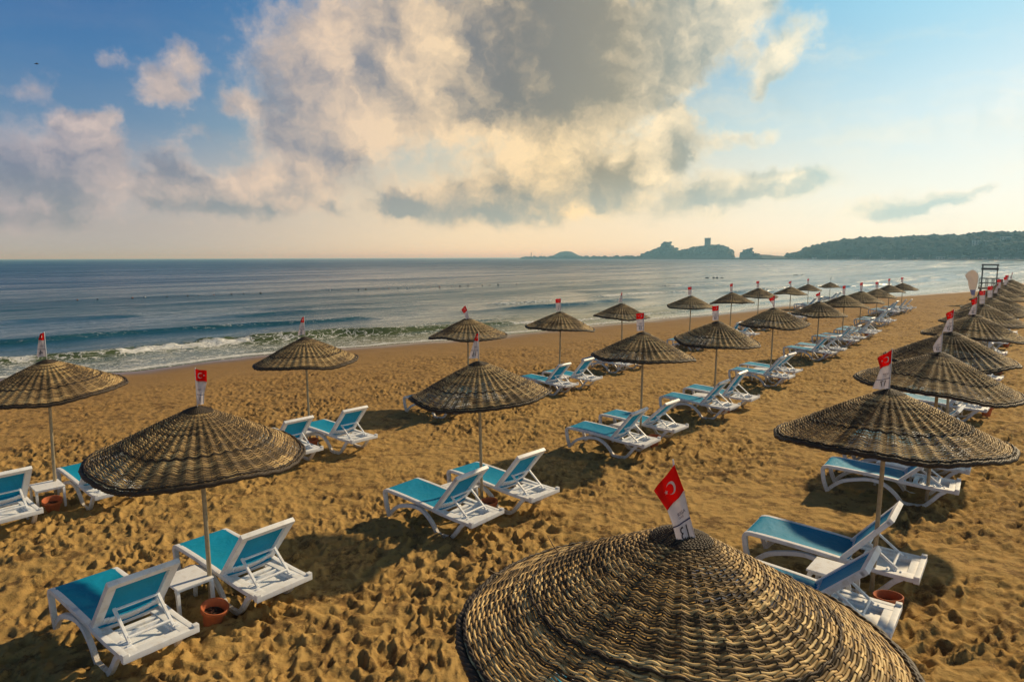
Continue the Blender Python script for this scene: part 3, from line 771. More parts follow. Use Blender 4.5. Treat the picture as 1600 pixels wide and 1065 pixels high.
def flag_mark(name, bm2d, Lp, Rp, rip, wdt, hgt, mirror):
    """lay a flat 2-D mark (x,y metres on a wdt x hgt cloth, origin at the pole edge / top) on the cloth, standing 2 mm proud of both faces"""
    Vs = np.array([v.co[:] for v in bm2d.verts]); Fc = [[v.index for v in f.verts] for f in bm2d.faces]
    xx = Vs[:, 0] / wdt; yy = Vs[:, 1] / hgt
    u = 1 - xx if not mirror else 1 - xx
    q = flag_map(Lp, Rp, rip, u, yy)
    bm = bmesh.new()
    for sgn in (-1, 1):
        vv = [bm.verts.new(Vector(p) + Vector((0, 0.0024 * sgn, 0))) for p in q]
        for f in Fc:
            try: bm.faces.new([vv[i] for i in f])
            except ValueError: pass
    bm2d.free()
    me_ = bpy.data.meshes.new(name); bm.to_mesh(me_); bm.free(); return me_


def text_bm(s, size, flip):
    cu = bpy.data.curves.new('t', 'FONT'); cu.body = s; cu.size = size; cu.align_x = 'CENTER'; cu.align_y = 'CENTER'; cu.resolution_u = 3
    ob = bpy.data.objects.new('t', cu); C.objects.link(ob)
    dg = bpy.context.evaluated_depsgraph_get(); me_ = bpy.data.meshes.new_from_object(ob.evaluated_get(dg))
    bm = bmesh.new(); bm.from_mesh(me_)
    bpy.data.objects.remove(ob); bpy.data.curves.remove(cu); bpy.data.meshes.remove(me_)
    bmesh.ops.triangulate(bm, faces=bm.faces)
    bmesh.ops.subdivide_edges(bm, edges=[e for e in bm.edges if e.calc_length() > size * 0.35], cuts=1)
    for v in bm.verts:
        v.co.y = -v.co.y
        if flip: v.co.x = -v.co.x
    bm.verts.ensure_lookup_table(); bm.verts.index_update()
    return bm


def poly_bm(polys):
    bm = bmesh.new()
    for P_ in polys:
        vs = [bm.verts.new((x, y, 0)) for x, y in P_]
        bm.faces.new(vs)
    bm.verts.index_update(); return bm


def crescent_polys(cx, cy, r, d):
    n = 22; out = []
    for i in range(n):
        q = []
        for t in (i / n, (i + 1) / n):
            a_ = R(38) + t * R(284)
            q.append((a_,))
        a1, a2 = q[0][0], q[1][0]

        def inner(a_):
            # ray from the outer centre meets the inner circle (centre shifted by .26r, radius .80r)
            c_, ri = 0.26 * r, 0.80 * r
            b_ = c_ * math.cos(a_); disc = b_ * b_ - (c_ * c_ - ri * ri)
            return min(b_ + math.sqrt(max(disc, 0)), r * 0.999)
        P_ = [(cx + d * r * math.cos(a1), cy + r * math.sin(a1)), (cx + d * r * math.cos(a2), cy + r * math.sin(a2)),
              (cx + d * inner(a2) * math.cos(a2), cy + inner(a2) * math.sin(a2)), (cx + d * inner(a1) * math.cos(a1), cy + inner(a1) * math.sin(a1))]
        out.append(P_)
    return out


def star_poly(cx, cy, r, d):
    P_ = []
    for i in range(10):
        a_ = math.pi + i * math.pi / 5; q = r if i % 2 == 0 else r * 0.39
        P_.append((cx + d * q * math.cos(a_), cy + q * math.sin(a_)))
    return [P_]


FW, FH = 0.19, 0.46      # cloth size
SHAPES = {
    'stub': ([(-.03, -.02, .30), (-.11, -.02, .19), (-.15, -.02, .10), (-.125, -.02, .015)], [(-.002, 0, .325), (-.002, 0, .22), (-.002, 0, .11), (-.002, 0, .02)], 0.008),
    # the near flag, its red top flipped over to the free side
    'flipped': ([(-.188, -.10, .268), (-.108, -.09, .150), (-.078, -.10, .07), (-.050, -.12, -.045)], [(-.066, -.05, .400), (-.006, -.045, .250), (.022, -.06, .12), (.066, -.09, -.045)], 0.006),
    'swept': ([(-.175, -.02, .375), (-.125, -.01, .250), (-.150, 0, .13), (-.195, 0, .015)], [(-.002, 0, .475), (-.002, 0, .318), (-.002, 0, .16), (-.002, 0, .01)], 0.014),
    'spread': ([(-.185, .02, .43), (-.172, .01, .30), (-.165, 0, .17), (-.155, 0, .03)], [(-.002, 0, .455), (-.002, 0, .318), (-.002, 0, .17), (-.002, 0, .04)], 0.012),
    'narrow': ([(-.035, -.05, .47), (-.070, -.06, .36), (-.115, -.05, .22), (-.165, -.02, .06)], [(-.002, 0, .485), (-.002, 0, .355), (-.002, 0, .21), (-.002, 0, .06)], 0.020),
    'right': ([(.125, .02, .425), (.112, .03, .295), (.070, .02, .16), (.065, .01, .035)], [(.002, 0, .455), (.002, 0, .318), (.002, 0, .17), (.002, 0, .035)], 0.018),
    'limp': ([(-.200, .02, .30), (-.150, .02, .23), (-.055, .01, .12), (-.045, 0, .04)], [(-.002, 0, .44), (-.002, 0, .30), (-.002, 0, .16), (-.002, 0, .03)], 0.022),
    'lean': ([(-.120, .02, .46), (-.135, .01, .33), (-.115, 0, .18), (-.105, 0, .03)], [(.020, 0, .50), (.010, 0, .35), (.003, 0, .18), (-.002, 0, .03)], 0.014)}
FLAGPARTS = {}


def flag_parts(shape, number, near, redder=True):
    key = (shape, number if near else None, near, redder)
    if key in FLAGPARTS: return FLAGPARTS[key]
    Lp, Rp, rip = SHAPES[shape]
    right = shape == 'right'
    out = []
    white = flag_sheet('flag', Lp, Rp, rip, 0.335 if redder else 0.0, 1.0); white.materials.append(M['flagwhite'])
    if redder:
        me_ = flag_sheet('red_panel', Lp, Rp, rip, 0.0, 0.333); me_.materials.append(M['red']); out.append(('red_panel', me_))
        me_ = flag_mark('crescent', poly_bm(crescent_polys(0.085, 0.075, 0.036, 1)), Lp, Rp, rip, FW, FH, False); me_.materials.append(M['emblem']); out.append(('crescent', me_))
        me_ = flag_mark('star', poly_bm(star_poly(0.128, 0.075, 0.016, 1)), Lp, Rp, rip, FW, FH, False); me_.materials.append(M['emblem']); out.append(('star', me_))
    sb = poly_bm([[(FW * i / 10, 0.322), (FW * (i + 1) / 10, 0.322), (FW * (i + 1) / 10, 0.330), (FW * i / 10, 0.330)] for i in range(10)])
    me_ = flag_mark('stripe', sb, Lp, Rp, rip, FW, FH, False); me_.materials.append(M['navy']); out.append(('stripe', me_))
    if near:
        tb = text_bm(number, 0.112, False)
        for v in tb.verts: v.co.x += 0.088; v.co.y += 0.388
        me_ = flag_mark('number', tb, Lp, Rp, rip, FW, FH, False); me_.materials.append(M['ink']); out.append(('number', me_))
        tb = text_bm('RIGA', 0.037, True)
        for v in tb.verts: v.co.x += 0.075; v.co.y += 0.262
        t2 = text_bm('CLASS', 0.020, True)
        for v in t2.verts: v.co.x += 0.090; v.co.y += 0.290
        me2 = bpy.data.meshes.new('x'); t2.to_mesh(me2); t2.free(); tb.from_mesh(me2); bpy.data.meshes.remove(me2)
        tb.verts.ensure_lookup_table(); tb.verts.index_update()
        me_ = flag_mark('lettering', tb, Lp, Rp, rip, FW, FH, False); me_.materials.append(M['softink']); out.append(('lettering', me_))
    bm = bmesh.new()
    tip = Rp[0]
    cyl(bm, (0.004 if not right else -0.004, 0.004, -0.06), (tip[0] + (0.004 if not right else -0.004), tip[1] + 0.004 if shape != 'flipped' else 0.0, tip[2] + 0.015), 0.0065, 0.005, 8)
    pm = bm_mesh('flagstick', bm); pm.materials.append(M['white']); out.append(('flagstick', pm))
    FLAGPARTS[key] = (white, out); return FLAGPARTS[key]


ORD = ['first', 'second', 'third', 'fourth', 'fifth', 'sixth', 'seventh', 'eighth', 'ninth', 'tenth', 'eleventh', 'twelfth', 'thirteenth']
ROWN = {'A': 'row nearest the sea', 'B': 'middle row', 'C': 'right-hand row'}
# x, y, tip height, radius, flag shape, number, lean (deg about x, about y)
ROWS = {
    'A': [(-8.19, 11.58, 2.985, 1.19, 'narrow', '4', 0, 4), (-4.87, 15.54, 2.9, 1.2, 'narrow', '5', 0, -1.5), (-1.36, 20.39, 2.9, 1.22, 'flipped', '3', 0, 0), (1.67, 22.71, 2.9, 1.2, 'spread', '1', 1, 2.5), (4.65, 28.06, 2.81, 1.19, 'narrow', '7', -2, -2), (9.05, 33.59, 2.8, 1.18, 'spread', '8', 0, 3), (12.09, 36.57, 2.8, 1.18, 'lean', '9', 2, 5), (15.88, 42.85, 2.74, 1.18, 'spread', '10', 0, 1), (20.19, 48.23, 2.58, 1.15, 'limp', '11', 0, 2), (26.4, 59.36, 2.3, 1.12, 'lean', '12', 0, 0), (33.45, 70.09, 2.05, 1.09, None, '', 0, 0)],
    'B': [(-3.69, 7.65, 3.02, 1.2, 'right', '14', 0, -1.5), (-0.56, 11.01, 3.02, 1.2, 'narrow', '16', 0, -2.5), (3.05, 15.32, 3.02, 1.2, 'spread', '15', 0, 2), (5.84, 18.77, 2.93, 1.19, 'spread', '18', 0, 3), (9.27, 23.47, 2.95, 1.19, 'limp', '19', 0, 3), (13.66, 29.51, 2.76, 1.16, 'limp', '20', 0, 2), (16.92, 33.85, 2.79, 1.16, 'lean', '21', 0, 1), (19.5, 37.11, 2.82, 1.17, 'lean', '22', 0, 3), (24.03, 43.76, 2.63, 1.14, 'spread', '24', 0, 1), (29.43, 51.97, 2.53, 1.13, 'lean', '25', 0, 0), (32.09, 54.76, 2.57, 1.13, 'spread', '26', 0, 1)],
    'C': [(0.97, 3.65, 3.2, 1.27, 'flipped', '13', 0, 3.5), (4.41, 7.65, 3.2, 1.24, 'swept', '17', 1, 3.5), (6.93, 10.64, 3.2, 1.2, 'stub', '23', 0, 4), (9.02, 13.55, 3.2, 1.2, 'swept', '27', 0, -3), (12.28, 17.56, 3.2, 1.2, 'swept', '28', 0, 3), (15.12, 21.27, 3.2, 1.2, 'spread', '29', 0, 2), (17.67, 24.5, 3.2, 1.2, 'spread', '30', 0, 2), (19.63, 26.94, 3.2, 1.2, 'narrow', '31', 0, 2), (23.22, 31.69, 3.2, 1.2, 'spread', '32', 0, 2), (26.04, 35.1, 3.2, 1.2, 'spread', '33', 0, 2), (28.57, 38.43, 3.2, 1.2, 'spread', '34', 0, 2), (32.62, 43.57, 3.2, 1.2, 'narrow', '35', 0, 2)]}

UMB = {}
for row, lst in ROWS.items():
    for i, (x, y, zt, rad, fs, num, lx, ly) in enumerate(lst):
        g = gz(x, y)
        root = empty('straw_parasol', (x, y, g))
        ft = {'A': '', 'B': '', 'C': ''}[row]
        where = 'nearest, at the left end of' if i == 0 else ORD[i] + ' from the left in'
        if row == 'C' and i == 0: lab = 'woven parasol filling the bottom of the photo, flag numbered 13'
        elif row == 'C' and i == 1: lab = 'woven parasol with red and white flag numbered 17, right of the nearest'
        elif row == 'C' and i == 2: lab = 'woven parasol with pale pink flag numbered 23, behind number 17'
        elif row == 'A' and i == 10: lab = 'farthest woven parasol in the row nearest the sea, dark spike without flag'
        elif row == 'B' and i == 0: lab = 'big woven parasol at left with flag blowing right, nearest in the middle row'
        elif row == 'A' and i == 0: lab = 'woven parasol cut by the left edge, first in the row nearest the sea'
        elif row == 'C': lab = 'woven parasol %s in the right-hand row, counting from the nearest' % ORD[i]
        else: lab = 'woven straw parasol, %s from the left in the %s' % (ORD[i], ROWN[row])
        tag(root, lab, 'parasol', 'straw parasols in three rows on the beach')
        H = zt - g
        Rm = Matrix.Rotation(R(ly), 4, 'Y') @ Matrix.Rotation(R(lx), 4, 'X')
        # pole
        bm = bmesh.new()
        foot = Vector((0.0, 0.0, -0.25)); tip = Vector((0, 0, H - 0.03))
        kx = math.sin(R(ly)) * H * 0.35
        foot.x = -kx
        cyl(bm, foot, tip, 0.027, 0.024, 14)
        pm = bm_mesh('pole', bm, 50); link('pole', pm, M['pole'], root)
        cs = CANOPY[1 + (i + {'A': 0, 'B': 1, 'C': 2}[row]) % 3] if not (row == 'C' and i == 0) else CANOPY[0]
        can = link('canopy', cs[0], None, root); can.location = (0, 0, H)
        sc_ = rad / 1.2
        can.rotation_euler = (R(lx + rnd.uniform(-1.2, 1.2)), R(ly + rnd.uniform(-0.8, 0.8)), rnd.uniform(0, 6.28)); can.scale = (sc_, sc_, sc_ * rnd.uniform(0.97, 1.06))
        for nm, me_ in zip(('rim', 'cap', 'band', 'spokes'), cs[1:]): link(nm, me_, None, can)
        if fs:
            near = math.hypot(x, y) < 24
            redder = not (row == 'C' and i == 2)
            wh, parts = flag_parts(fs, num, near, redder)
            fl = link('flag', wh, None, root); fl.location = (0, 0, H)
            for nm, me_ in parts: link(nm, me_, None, fl)
        else:
            bm = bmesh.new(); cyl(bm, (0, 0, H - 0.05), (0, 0, H + 0.5), 0.012, 0.008, 6); cyl(bm, (0, 0, H + 0.3), (0.10, 0, H + 0.62), 0.03, 0.01, 6)
            link('spike', bm_mesh('spike', bm), M['grey_steel'], root)
        UMB[(row, i)] = root

# loose canes sticking out of the nearest canopy
can1 = [c for c in UMB[('C', 0)].children if c.name.startswith('canopy')][0]
can1.rotation_euler.z = 0.4
for t_, r_, l_, up_ in ((2.55, 0.86, 0.12, 0.10), (3.1, 1.0, 0.14, 0.07), (2.2, 1.12, 0.10, 0.03), (0.95, 0.80, 0.16, 0.05), (0.70, 0.98, 0.20, 0.02), (0.45, 1.12, 0.16, 0.0), (5.4, 0.72, 0.12, 0.05), (4.4, 0.60, 0.09, 0.04), (0.82, 1.15, 0.22, 0.0), (1.9, 0.9, 0.08, 0.09)):
    z_ = float(canopy_z(np.array(r_), np.array(t_), 3)); bm = bmesh.new()
    a_ = Vector((r_ * math.cos(t_), r_ * math.sin(t_), z_)); dirv = Vector((math.cos(t_ + 1.1) * l_, math.sin(t_ + 1.1) * l_, up_))
    cyl(bm, a_, a_ + dirv * 0.52, 0.0045, 0.004, 6); cyl(bm, a_ + dirv * 0.48, a_ + dirv + Vector((0, 0, 0.02)), 0.004, 0.002, 6)
    link('loose_cane', bm_mesh('loose_cane', bm), M['twig'], can1)


# ------------------------------------------------------------------ sun loungers (local x: foot -> head, origin under the middle)
def build_lounger(theta):
    ox = -0.97   # the foot end reaches a little further out
    root = empty('sun_lounger', (0, 0, 0))
    sh = lambda pts: [(x + ox, z) for x, z in pts]
    bm = bmesh.new()
    rail = sh(smooth_pts([(-0.07, 0.30), (-0.065, 0.355), (-0.03, 0.392), (0.08, 0.402), (0.5, 0.385), (0.95, 0.355), (1.25, 0.325), (1.6, 0.305), (1.94, 0.30)], 4))
    for s_ in (-1, 1):
        y0, y1 = (0.30, 0.36) if s_ > 0 else (-0.36, -0.30)
        ribbon(bm, rail, 0.052, y0, y1)
        bx(bm, (1.57 + ox, s_ * 0.255, 0.312), (0.70, 0.10, 0.022))
        bx(bm, (1.935 + ox, s_ * 0.345, 0.335), (0.06, 0.055, 0.05))
    bx(bm, (-0.05 + ox, 0, 0.362), (0.05, 0.62, 0.045))
    bx(bm, (0.60 + ox, 0, 0.345), (0.05, 0.61, 0.03)); bx(bm, (1.16 + ox, 0, 0.305), (0.06, 0.61, 0.04))
    bx(bm, (1.935 + ox, 0, 0.302), (0.062, 0.745, 0.062))
    bx(bm, (1.86 + ox, 0, 0.310), (0.085, 0.42, 0.02)); bx(bm, (1.34 + ox, 0, 0.300), (0.07, 0.42, 0.03))
    bx(bm, (1.60 + ox, 0, 0.262), (0.44, 0.40, 0.012)); bx(bm, (1.45 + ox, 0, 0.292), (0.035, 0.40, 0.05))
    for yy in (-0.20, 0.20): bx(bm, (1.60 + ox, yy, 0.287), (0.46, 0.02, 0.045))
    for xx in (1.62, 1.69, 1.76):
        for yy in (-0.235, 0.235): bx(bm, (xx + ox, yy, 0.331), (0.022, 0.05, 0.016))
    bevel(bm, 0.006, 2)
    link('frame', bm_mesh('frame', bm), M['white'], root)
    for s_ in (-1, 1):
        y0, y1 = (0.302, 0.356) if s_ > 0 else (-0.356, -0.302)
        bm = bmesh.new()
        ribbon(bm, sh(smooth_pts([(-0.065, 0.345), (-0.055, 0.22), (-0.03, 0.10), (0.03, -0.05)], 4)), [0.060] * 13, y0, y1); bevel(bm, 0.006, 2)
        link('foot_leg', bm_mesh('foot_leg', bm), M['white'], root)
        bm = bmesh.new()
        arch = [(0.03, -0.025), (0.12, 0.075), (0.27, 0.185), (0.50, 0.255), (0.68, 0.285), (0.84, 0.265), (0.98, 0.19), (1.09, 0.09), (1.15, 0.01), (1.20, -0.025), (1.30, -0.035), (1.44, -0.03), (1.52, 0.01), (1.62, 0.12), (1.70, 0.22), (1.78, 0.285)]
        ribbon(bm, sh(smooth_pts(arch, 3)), 0.056, y0 + 0.003, y1 - 0.003); bevel(bm, 0.006, 2)
        link('arched_leg', bm_mesh('arched_leg', bm), M['white'], root)
    # sling of the seat
    pts = smooth_pts([(-0.082, 0.345), (-0.07, 0.385), (-0.025, 0.418), (0.08, 0.428), (0.5, 0.410), (0.95, 0.380), (1.20, 0.352)], 5)
    ys = np.linspace(-0.315, 0.315, 9); V = []; nP = len(pts)
    for k, (x, z) in enumerate(pts):
        for yv in ys:
            sag = -0.024 * (1 - (yv / 0.315) ** 2) * min(1, max(0, (x - 0.1) / 0.3))
            V.append((x + ox, yv, z + sag))
    I = np.arange(nP * 9).reshape(nP, 9)
    F = np.stack([I[:-1, :-1], I[1:, :-1], I[1:, 1:], I[:-1, 1:]], -1).reshape(-1, 4)
    me_ = np_mesh('seat_sling', V, F); bm = bmesh.new(); bm.from_mesh(me_)
    bmesh.ops.recalc_face_normals(bm, faces=bm.faces); bmesh.ops.solidify(bm, geom=bm.faces[:], thickness=0.005)
    link('seat_sling', bm_mesh('seat_sling', bm, 60), M['sling'], root)
    # backrest
    ct, st = math.cos(theta), math.sin(theta); px, pz = 1.13 + ox, 0.345
    q = lambda t, n: (px + t * ct - n * st, pz + t * st + n * ct)
    bm = bmesh.new()
    Rt = Matrix.Rotation(-theta, 3, 'Y')
    for s_ in (-1, 1):
        y0, y1 = (0.262, 0.352) if s_ > 0 else (-0.352, -0.262)
        ribbon(bm, [q(0, 0), q(0.25, 0.0), q(0.5, 0.0), q(0.79, 0.0)], 0.055, y0, y1)
    c_ = q(0.785, 0.0); bx(bm, (c_[0], 0, c_[1]), (0.075, 0.704, 0.062), Rt)
    for tt, hh in ((0.02, -0.005), (0.075, -0.012), (0.13, -0.017)):
        for k in range(10):   # curved slats across the small of the back
            y0 = -0.262 + 0.0524 * k; ym = y0 + 0.0262; dp = -0.035 * (1 - (ym / 0.262) ** 2)
            c_ = q(tt, hh + dp - 0.004); bx(bm, (c_[0], ym, c_[1]), (0.045, 0.054, 0.016), Rt)
    bevel(bm, 0.006, 2)
    br = link('backrest', bm_mesh('backrest', bm), M['white'], root)
    V = []
    for t in np.linspace(0.10, 0.765, 10):
        for yv in np.linspace(-0.275, 0.275, 7):
            c_ = q(t, 0.018 - 0.022 * (1 - (yv / 0.275) ** 2)); V.append((c_[0], yv, c_[1]))
    I = np.arange(70).reshape(10, 7); F = np.stack([I[:-1, :-1], I[1:, :-1], I[1:, 1:], I[:-1, 1:]], -1).reshape(-1, 4)
    me_ = np_mesh('back_sling', V, F); bm = bmesh.new(); bm.from_mesh(me_)
    bmesh.ops.recalc_face_normals(bm, faces=bm.faces); bmesh.ops.solidify(bm, geom=bm.faces[:], thickness=0.005)
    link('back_sling', bm_mesh('back_sling', bm, 60), M['sling'], br)
    # prop that holds the backrest up
    bm = bmesh.new(); a_ = q(0.36, -0.045); e_ = (1.72 + ox, 0.335)
    for s_ in (-1, 1):
        yy = 0.215 * s_
        ribbon(bm, [a_, e_], 0.026, yy - 0.016, yy + 0.016)
    for t, wd_ in ((0.05, 0.022), (0.86, 0.034)):
        bx(bm, (a_[0] + (e_[0] - a_[0]) * t, 0, a_[1] + (e_[1] - a_[1]) * t), (0.024, 0.43, wd_), Matrix.Rotation(math.atan2(a_[1] - e_[1], e_[0] - a_[0]), 3, 'Y'))
    bevel(bm, 0.004, 1)
    link('prop', bm_mesh('prop', bm), M['white'], root)
    return root


LNG = [build_lounger(R(50)), build_lounger(R(44)), build_lounger(R(57))]


def build_table():
    root = empty('side_table', (0, 0, 0))
    bm = bmesh.new(); bx(bm, (0, 0, 0.405), (0.50, 0.44, 0.026)); bx(bm, (0, 0, 0.380), (0.46, 0.40, 0.03))
    bevel(bm, 0.012, 3)
    cyl(bm, (0, 0, 0.4165), (0, 0, 0.4195), 0.018, 0.018, 16)
    link('table_top', bm_mesh('table_top', bm), M['white'], root)
    for sx_ in (-1, 1):
        for sy_ in (-1, 1):
            bm = bmesh.new()
            P_ = smooth_pts([(sx_ * 0.19, 0.39), (sx_ * 0.215, 0.34), (sx_ * 0.225, 0.2), (sx_ * 0.245, -0.02)], 3)
            ribbon(bm, P_, [0.055, 0.052, 0.05, 0.048, 0.046, 0.044, 0.042, 0.04, 0.038, 0.036], sy_ * 0.20 - 0.018, sy_ * 0.20 + 0.018); bevel(bm, 0.004, 1)
            link('leg', bm_mesh('leg', bm), M['white'], root)
    return root


def build_pot():
    root = empty('flower_pot', (0, 0, 0))
    prof_ = [(0.0, -0.02), (0.088, -0.02), (0.094, 0.0), (0.122, 0.165), (0.126, 0.17), (0.142, 0.172), (0.150, 0.178), (0.156, 0.232), (0.153, 0.238), (0.144, 0.239), (0.137, 0.232), (0.116, 0.17), (0.110, 0.14)]
    n = 32; V = []
    for r_, z_ in prof_:
        for k in range(n): V.append((r_ * math.cos(2 * math.pi * k / n), r_ * math.sin(2 * math.pi * k / n), z_))
    I = np.arange(len(prof_) * n).reshape(-1, n); J = np.roll(I, -1, 1)
    F = np.stack([I[:-1], J[:-1], J[1:], I[1:]], -1).reshape(-1, 4)
    me_ = np_mesh('pot_body', V, F); bm = bmesh.new(); bm.from_mesh(me_)
    link('pot_body', bm_mesh('pot_body', bm, 50), M['terracotta'], root)
    bm = bmesh.new(); cyl(bm, (0, 0, 0.11), (0, 0, 0.148), 0.102, 0.109, 28)
    for k in range(9):
        a_ = rnd.uniform(0, 6.28); r_ = rnd.uniform(0.02, 0.085); s_ = rnd.uniform(0.012, 0.025)
        q = bmesh.ops.create_icosphere(bm, subdivisions=1, radius=s_); bmesh.ops.translate(bm, verts=q['verts'], vec=(r_ * math.cos(a_), r_ * math.sin(a_), 0.153))
    link('soil', bm_mesh('soil', bm), M['soil'], root)
    return root


TBL = build_table(); POT = build_pot()
used = set()


def place(proto, key):
    if key not in used: used.add(key); return proto
    return copy_tree(proto)


def put(o, x, y, rz, label, cat, group, tilt=(0, 0), dz=0.0):
    o.location = (x, y, gz(x, y) + dz); o.rotation_euler = (R(tilt[0]), R(tilt[1]), rz)
    tag(o, label, cat, group)


WV = (math.cos(R(40)), -math.sin(R(40)))     # head direction (inland)
UV = (math.sin(R(40)), math.cos(R(40)))      # along the rows
HEAD = math.atan2(WV[1], WV[0])
UNAME = {}
OVR = {  # (row, i, side): along, inland, turn (deg), backrest variant
    ('A', 0, -1): (-0.95, 0.35, 0, 0), ('A', 0, 1): (0.55, 0.30, 0, 1), ('A', 1, -1): (-1.05, 0.60, 0, 0), ('A', 1, 1): (0.30, 0.72, 2, 0), ('A', 3, -1): (-1.0, 0.20, 0, 0), ('A', 3, 1): (0.45, 0.20, 2, 0), ('A', 2, -1): (-1.75, 0.45, 2, 0), ('A', 2, 1): (-0.28, 0.5, 0, 0), ('A', 4, -1): (-1.8, 0.5, 2, 1), ('A', 4, 1): (-0.35, 0.5, 0, 0),
    ('B', 0, -1): (-1.0, 0.06, 2, 0), ('B', 0, 1): (0.47, -0.12, 2, 0), ('B', 1, -1): (-0.86, -0.02, 0, 0), ('B', 1, 1): (0.52, 0.06, -2, 0),
    ('B', 2, -1): (-1.05, -0.14, 0, 0), ('B', 2, 1): (0.46, -0.20, 0, 1), ('C', 2, -1): (0.18, -0.61, 4, 1), ('C', 2, 1): (1.62, -0.6, 2, 0), ('C', 1, 1): (0.26, -0.55, 2, 0), ('C', 1, -1): (-1.30, -0.56, 2, 1)}
for row, lst in ROWS.items():
    for i, (x, y, zt, rad, fs, num, lx, ly) in enumerate(lst):
        if row == 'C' and i == 0:
            sides = (1,)
        else: sides = (-1, 1)
        if row == 'A' and i == 10: pass
        pn = {'A': '%s parasol from left, row nearest the sea', 'B': '%s parasol from left, middle row', 'C': '%s parasol from the nearest, right-hand row'}[row] % ORD[i]
        far = math.hypot(x, y) > 45
        for s_ in sides:
            al, inl, turn, var = OVR.get((row, i, s_), ((-0.92 if s_ < 0 else 0.54) + rnd.uniform(-0.07, 0.07), (-0.45 if row == 'C' else 0.35 if row == 'A' else -0.08) + rnd.uniform(-0.12, 0.12), rnd.uniform(-4, 4), rnd.choice([0, 0, 1, 2])))
            lx_, ly_ = x + UV[0] * al + WV[0] * inl, y + UV[1] * al + WV[1] * inl
            o = place(LNG[var], 'L%d' % var)
            lab = '%s turquoise lounger under the %s' % ('nearer' if s_ < 0 else 'farther', pn)
            if row == 'C' and i == 0: lab = 'turquoise lounger glimpsed through the weave of the nearest parasol'
            put(o, lx_, ly_, HEAD + R(turn), lab, 'sun lounger', 'white sun loungers under the parasols', (rnd.uniform(-1.2, 1.2), rnd.uniform(-0.8, 0.8)), 0.048)
        inn = {'A': 0.1, 'B': -0.30, 'C': -0.35}[row]; alg = -0.19
        if (row, i) == ('B', 0): inn = -0.16
        if (row, i) == ('C', 2): inn = -0.7; alg = 0.9
        if (row, i) in (('A', 2), ('A', 4)): inn = 0.35; alg = -1.02
        tx, ty = x + WV[0] * inn + UV[0] * alg, y + WV[1] * inn + UV[1] * alg
        if (row, i) == ('C', 1): tx, ty = x - WV[0] * 0.36 - UV[0] * 0.52, y - WV[1] * 0.36 - UV[1] * 0.52
        o = place(TBL, 'T'); put(o, tx, ty, HEAD + R(rnd.uniform(-6, 6)), 'small white table by the ' + pn, 'side table', 'small white tables between loungers', (0, 0), 0.0)
        if not far and not (row == 'C' and i == 0):
            pi_, pa_ = {('C', 2): (-0.2, 0.85), ('C', 1): (0.24, -0.50), ('B', 1): (0.28, -0.06), ('A', 0): (0.42, -0.22)}.get((row, i), (0.42, -0.18))
            ppx, ppy = x + WV[0] * pi_ + UV[0] * pa_, y + WV[1] * pi_ + UV[1] * pa_
            tl = {('B', 0): (14, -8), ('A', 0): (10, 6)}.get((row, i), (rnd.uniform(-5, 5), rnd.uniform(-5, 5)))
            o = place(POT, 'P'); put(o, ppx, ppy, rnd.uniform(0, 6), 'terracotta pot by the ' + pn, 'flower pot', 'terracotta pots by the poles', tl, 0.005)

# ------------------------------------------------------------------ lifeguard tower and feather banner
tx, ty = 40.1, 56.1
tg = gz(tx, ty)
tw = empty('lifeguard_tower', (tx, ty, tg), R(-38)); tag(tw, 'open grey lifeguard tower with a ramp, beyond the parasol rows', 'lifeguard tower')
tw.scale = (0.60, 0.66, 0.86); PH = 2.1; W2 = 0.85
for sx_ in (-1, 1):
    for sy_ in (-1, 1):
        bm = bmesh.new(); bx(bm, (sx_ * W2, sy_ * 0.7, 2.15), (0.09, 0.09, 4.5)); link('post', bm_mesh('post', bm), M['grey_steel'], tw)
        bm = bmesh.new(); cyl(bm, (sx_ * 1.6, sy_ * 0.95, -0.1), (sx_ * W2, sy_ * 0.7, PH), 0.09, 0.09, 8); link('leg', bm_mesh('leg', bm), M['plank'], tw)
bm = bmesh.new(); bx(bm, (0, 0, PH), (2.3, 1.9, 0.14)); link('platform', bm_mesh('platform', bm), M['plank'], tw)
bm = bmesh.new()
for zz_ in (4.38, 3.98):
    bx(bm, (0, -0.7, zz_), (1.95, 0.07, 0.12 if zz_ > 4.2 else 0.20)); bx(bm, (0, 0.7, zz_), (1.95, 0.07, 0.12))
    bx(bm, (-W2, 0, zz_), (0.06, 1.45, 0.10)); bx(bm, (W2, 0, zz_), (0.06, 1.45, 0.10))
link('roof_frame', bm_mesh('roof_frame', bm), M['grey_steel'], tw)
bm = bmesh.new()
for yy in (-0.95, 0.95):
    bx(bm, (0, yy, PH + 0.95), (2.2, 0.05, 0.06)); bx(bm, (0, yy, PH + 0.5), (2.2, 0.04, 0.05))
    for xx in (-1.1, -0.35, -0.15, 0.35, 0.55, 1.1): bx(bm, (xx, yy, PH + 0.5), (0.05, 0.045, 0.92))
cyl(bm, (-1.1, -0.95, PH + 0.1), (-0.5, -0.95, PH + 0.6), 0.025, 0.025, 6); cyl(bm, (1.1, -0.95, PH + 0.1), (0.5, -0.95, PH + 0.6), 0.025, 0.025, 6)
link('railing', bm_mesh('railing', bm), M['grey_steel'], tw)
bm = bmesh.new()
ribbon(bm, [(1.1, PH), (1.3, PH - 0.05), (-2.0, 0.1)][::2] if False else [(0.9, PH - 0.02), (-2.6, -0.05)], 0.10, -1.75, -0.98)
for k in range(9):
    t = k / 9; bx(bm, (0.9 - 3.5 * t, -1.36, PH - 2.0 * t + 0.06), (0.06, 0.74, 0.04))
link('ramp', bm_mesh('ramp', bm), M['plank'], tw)
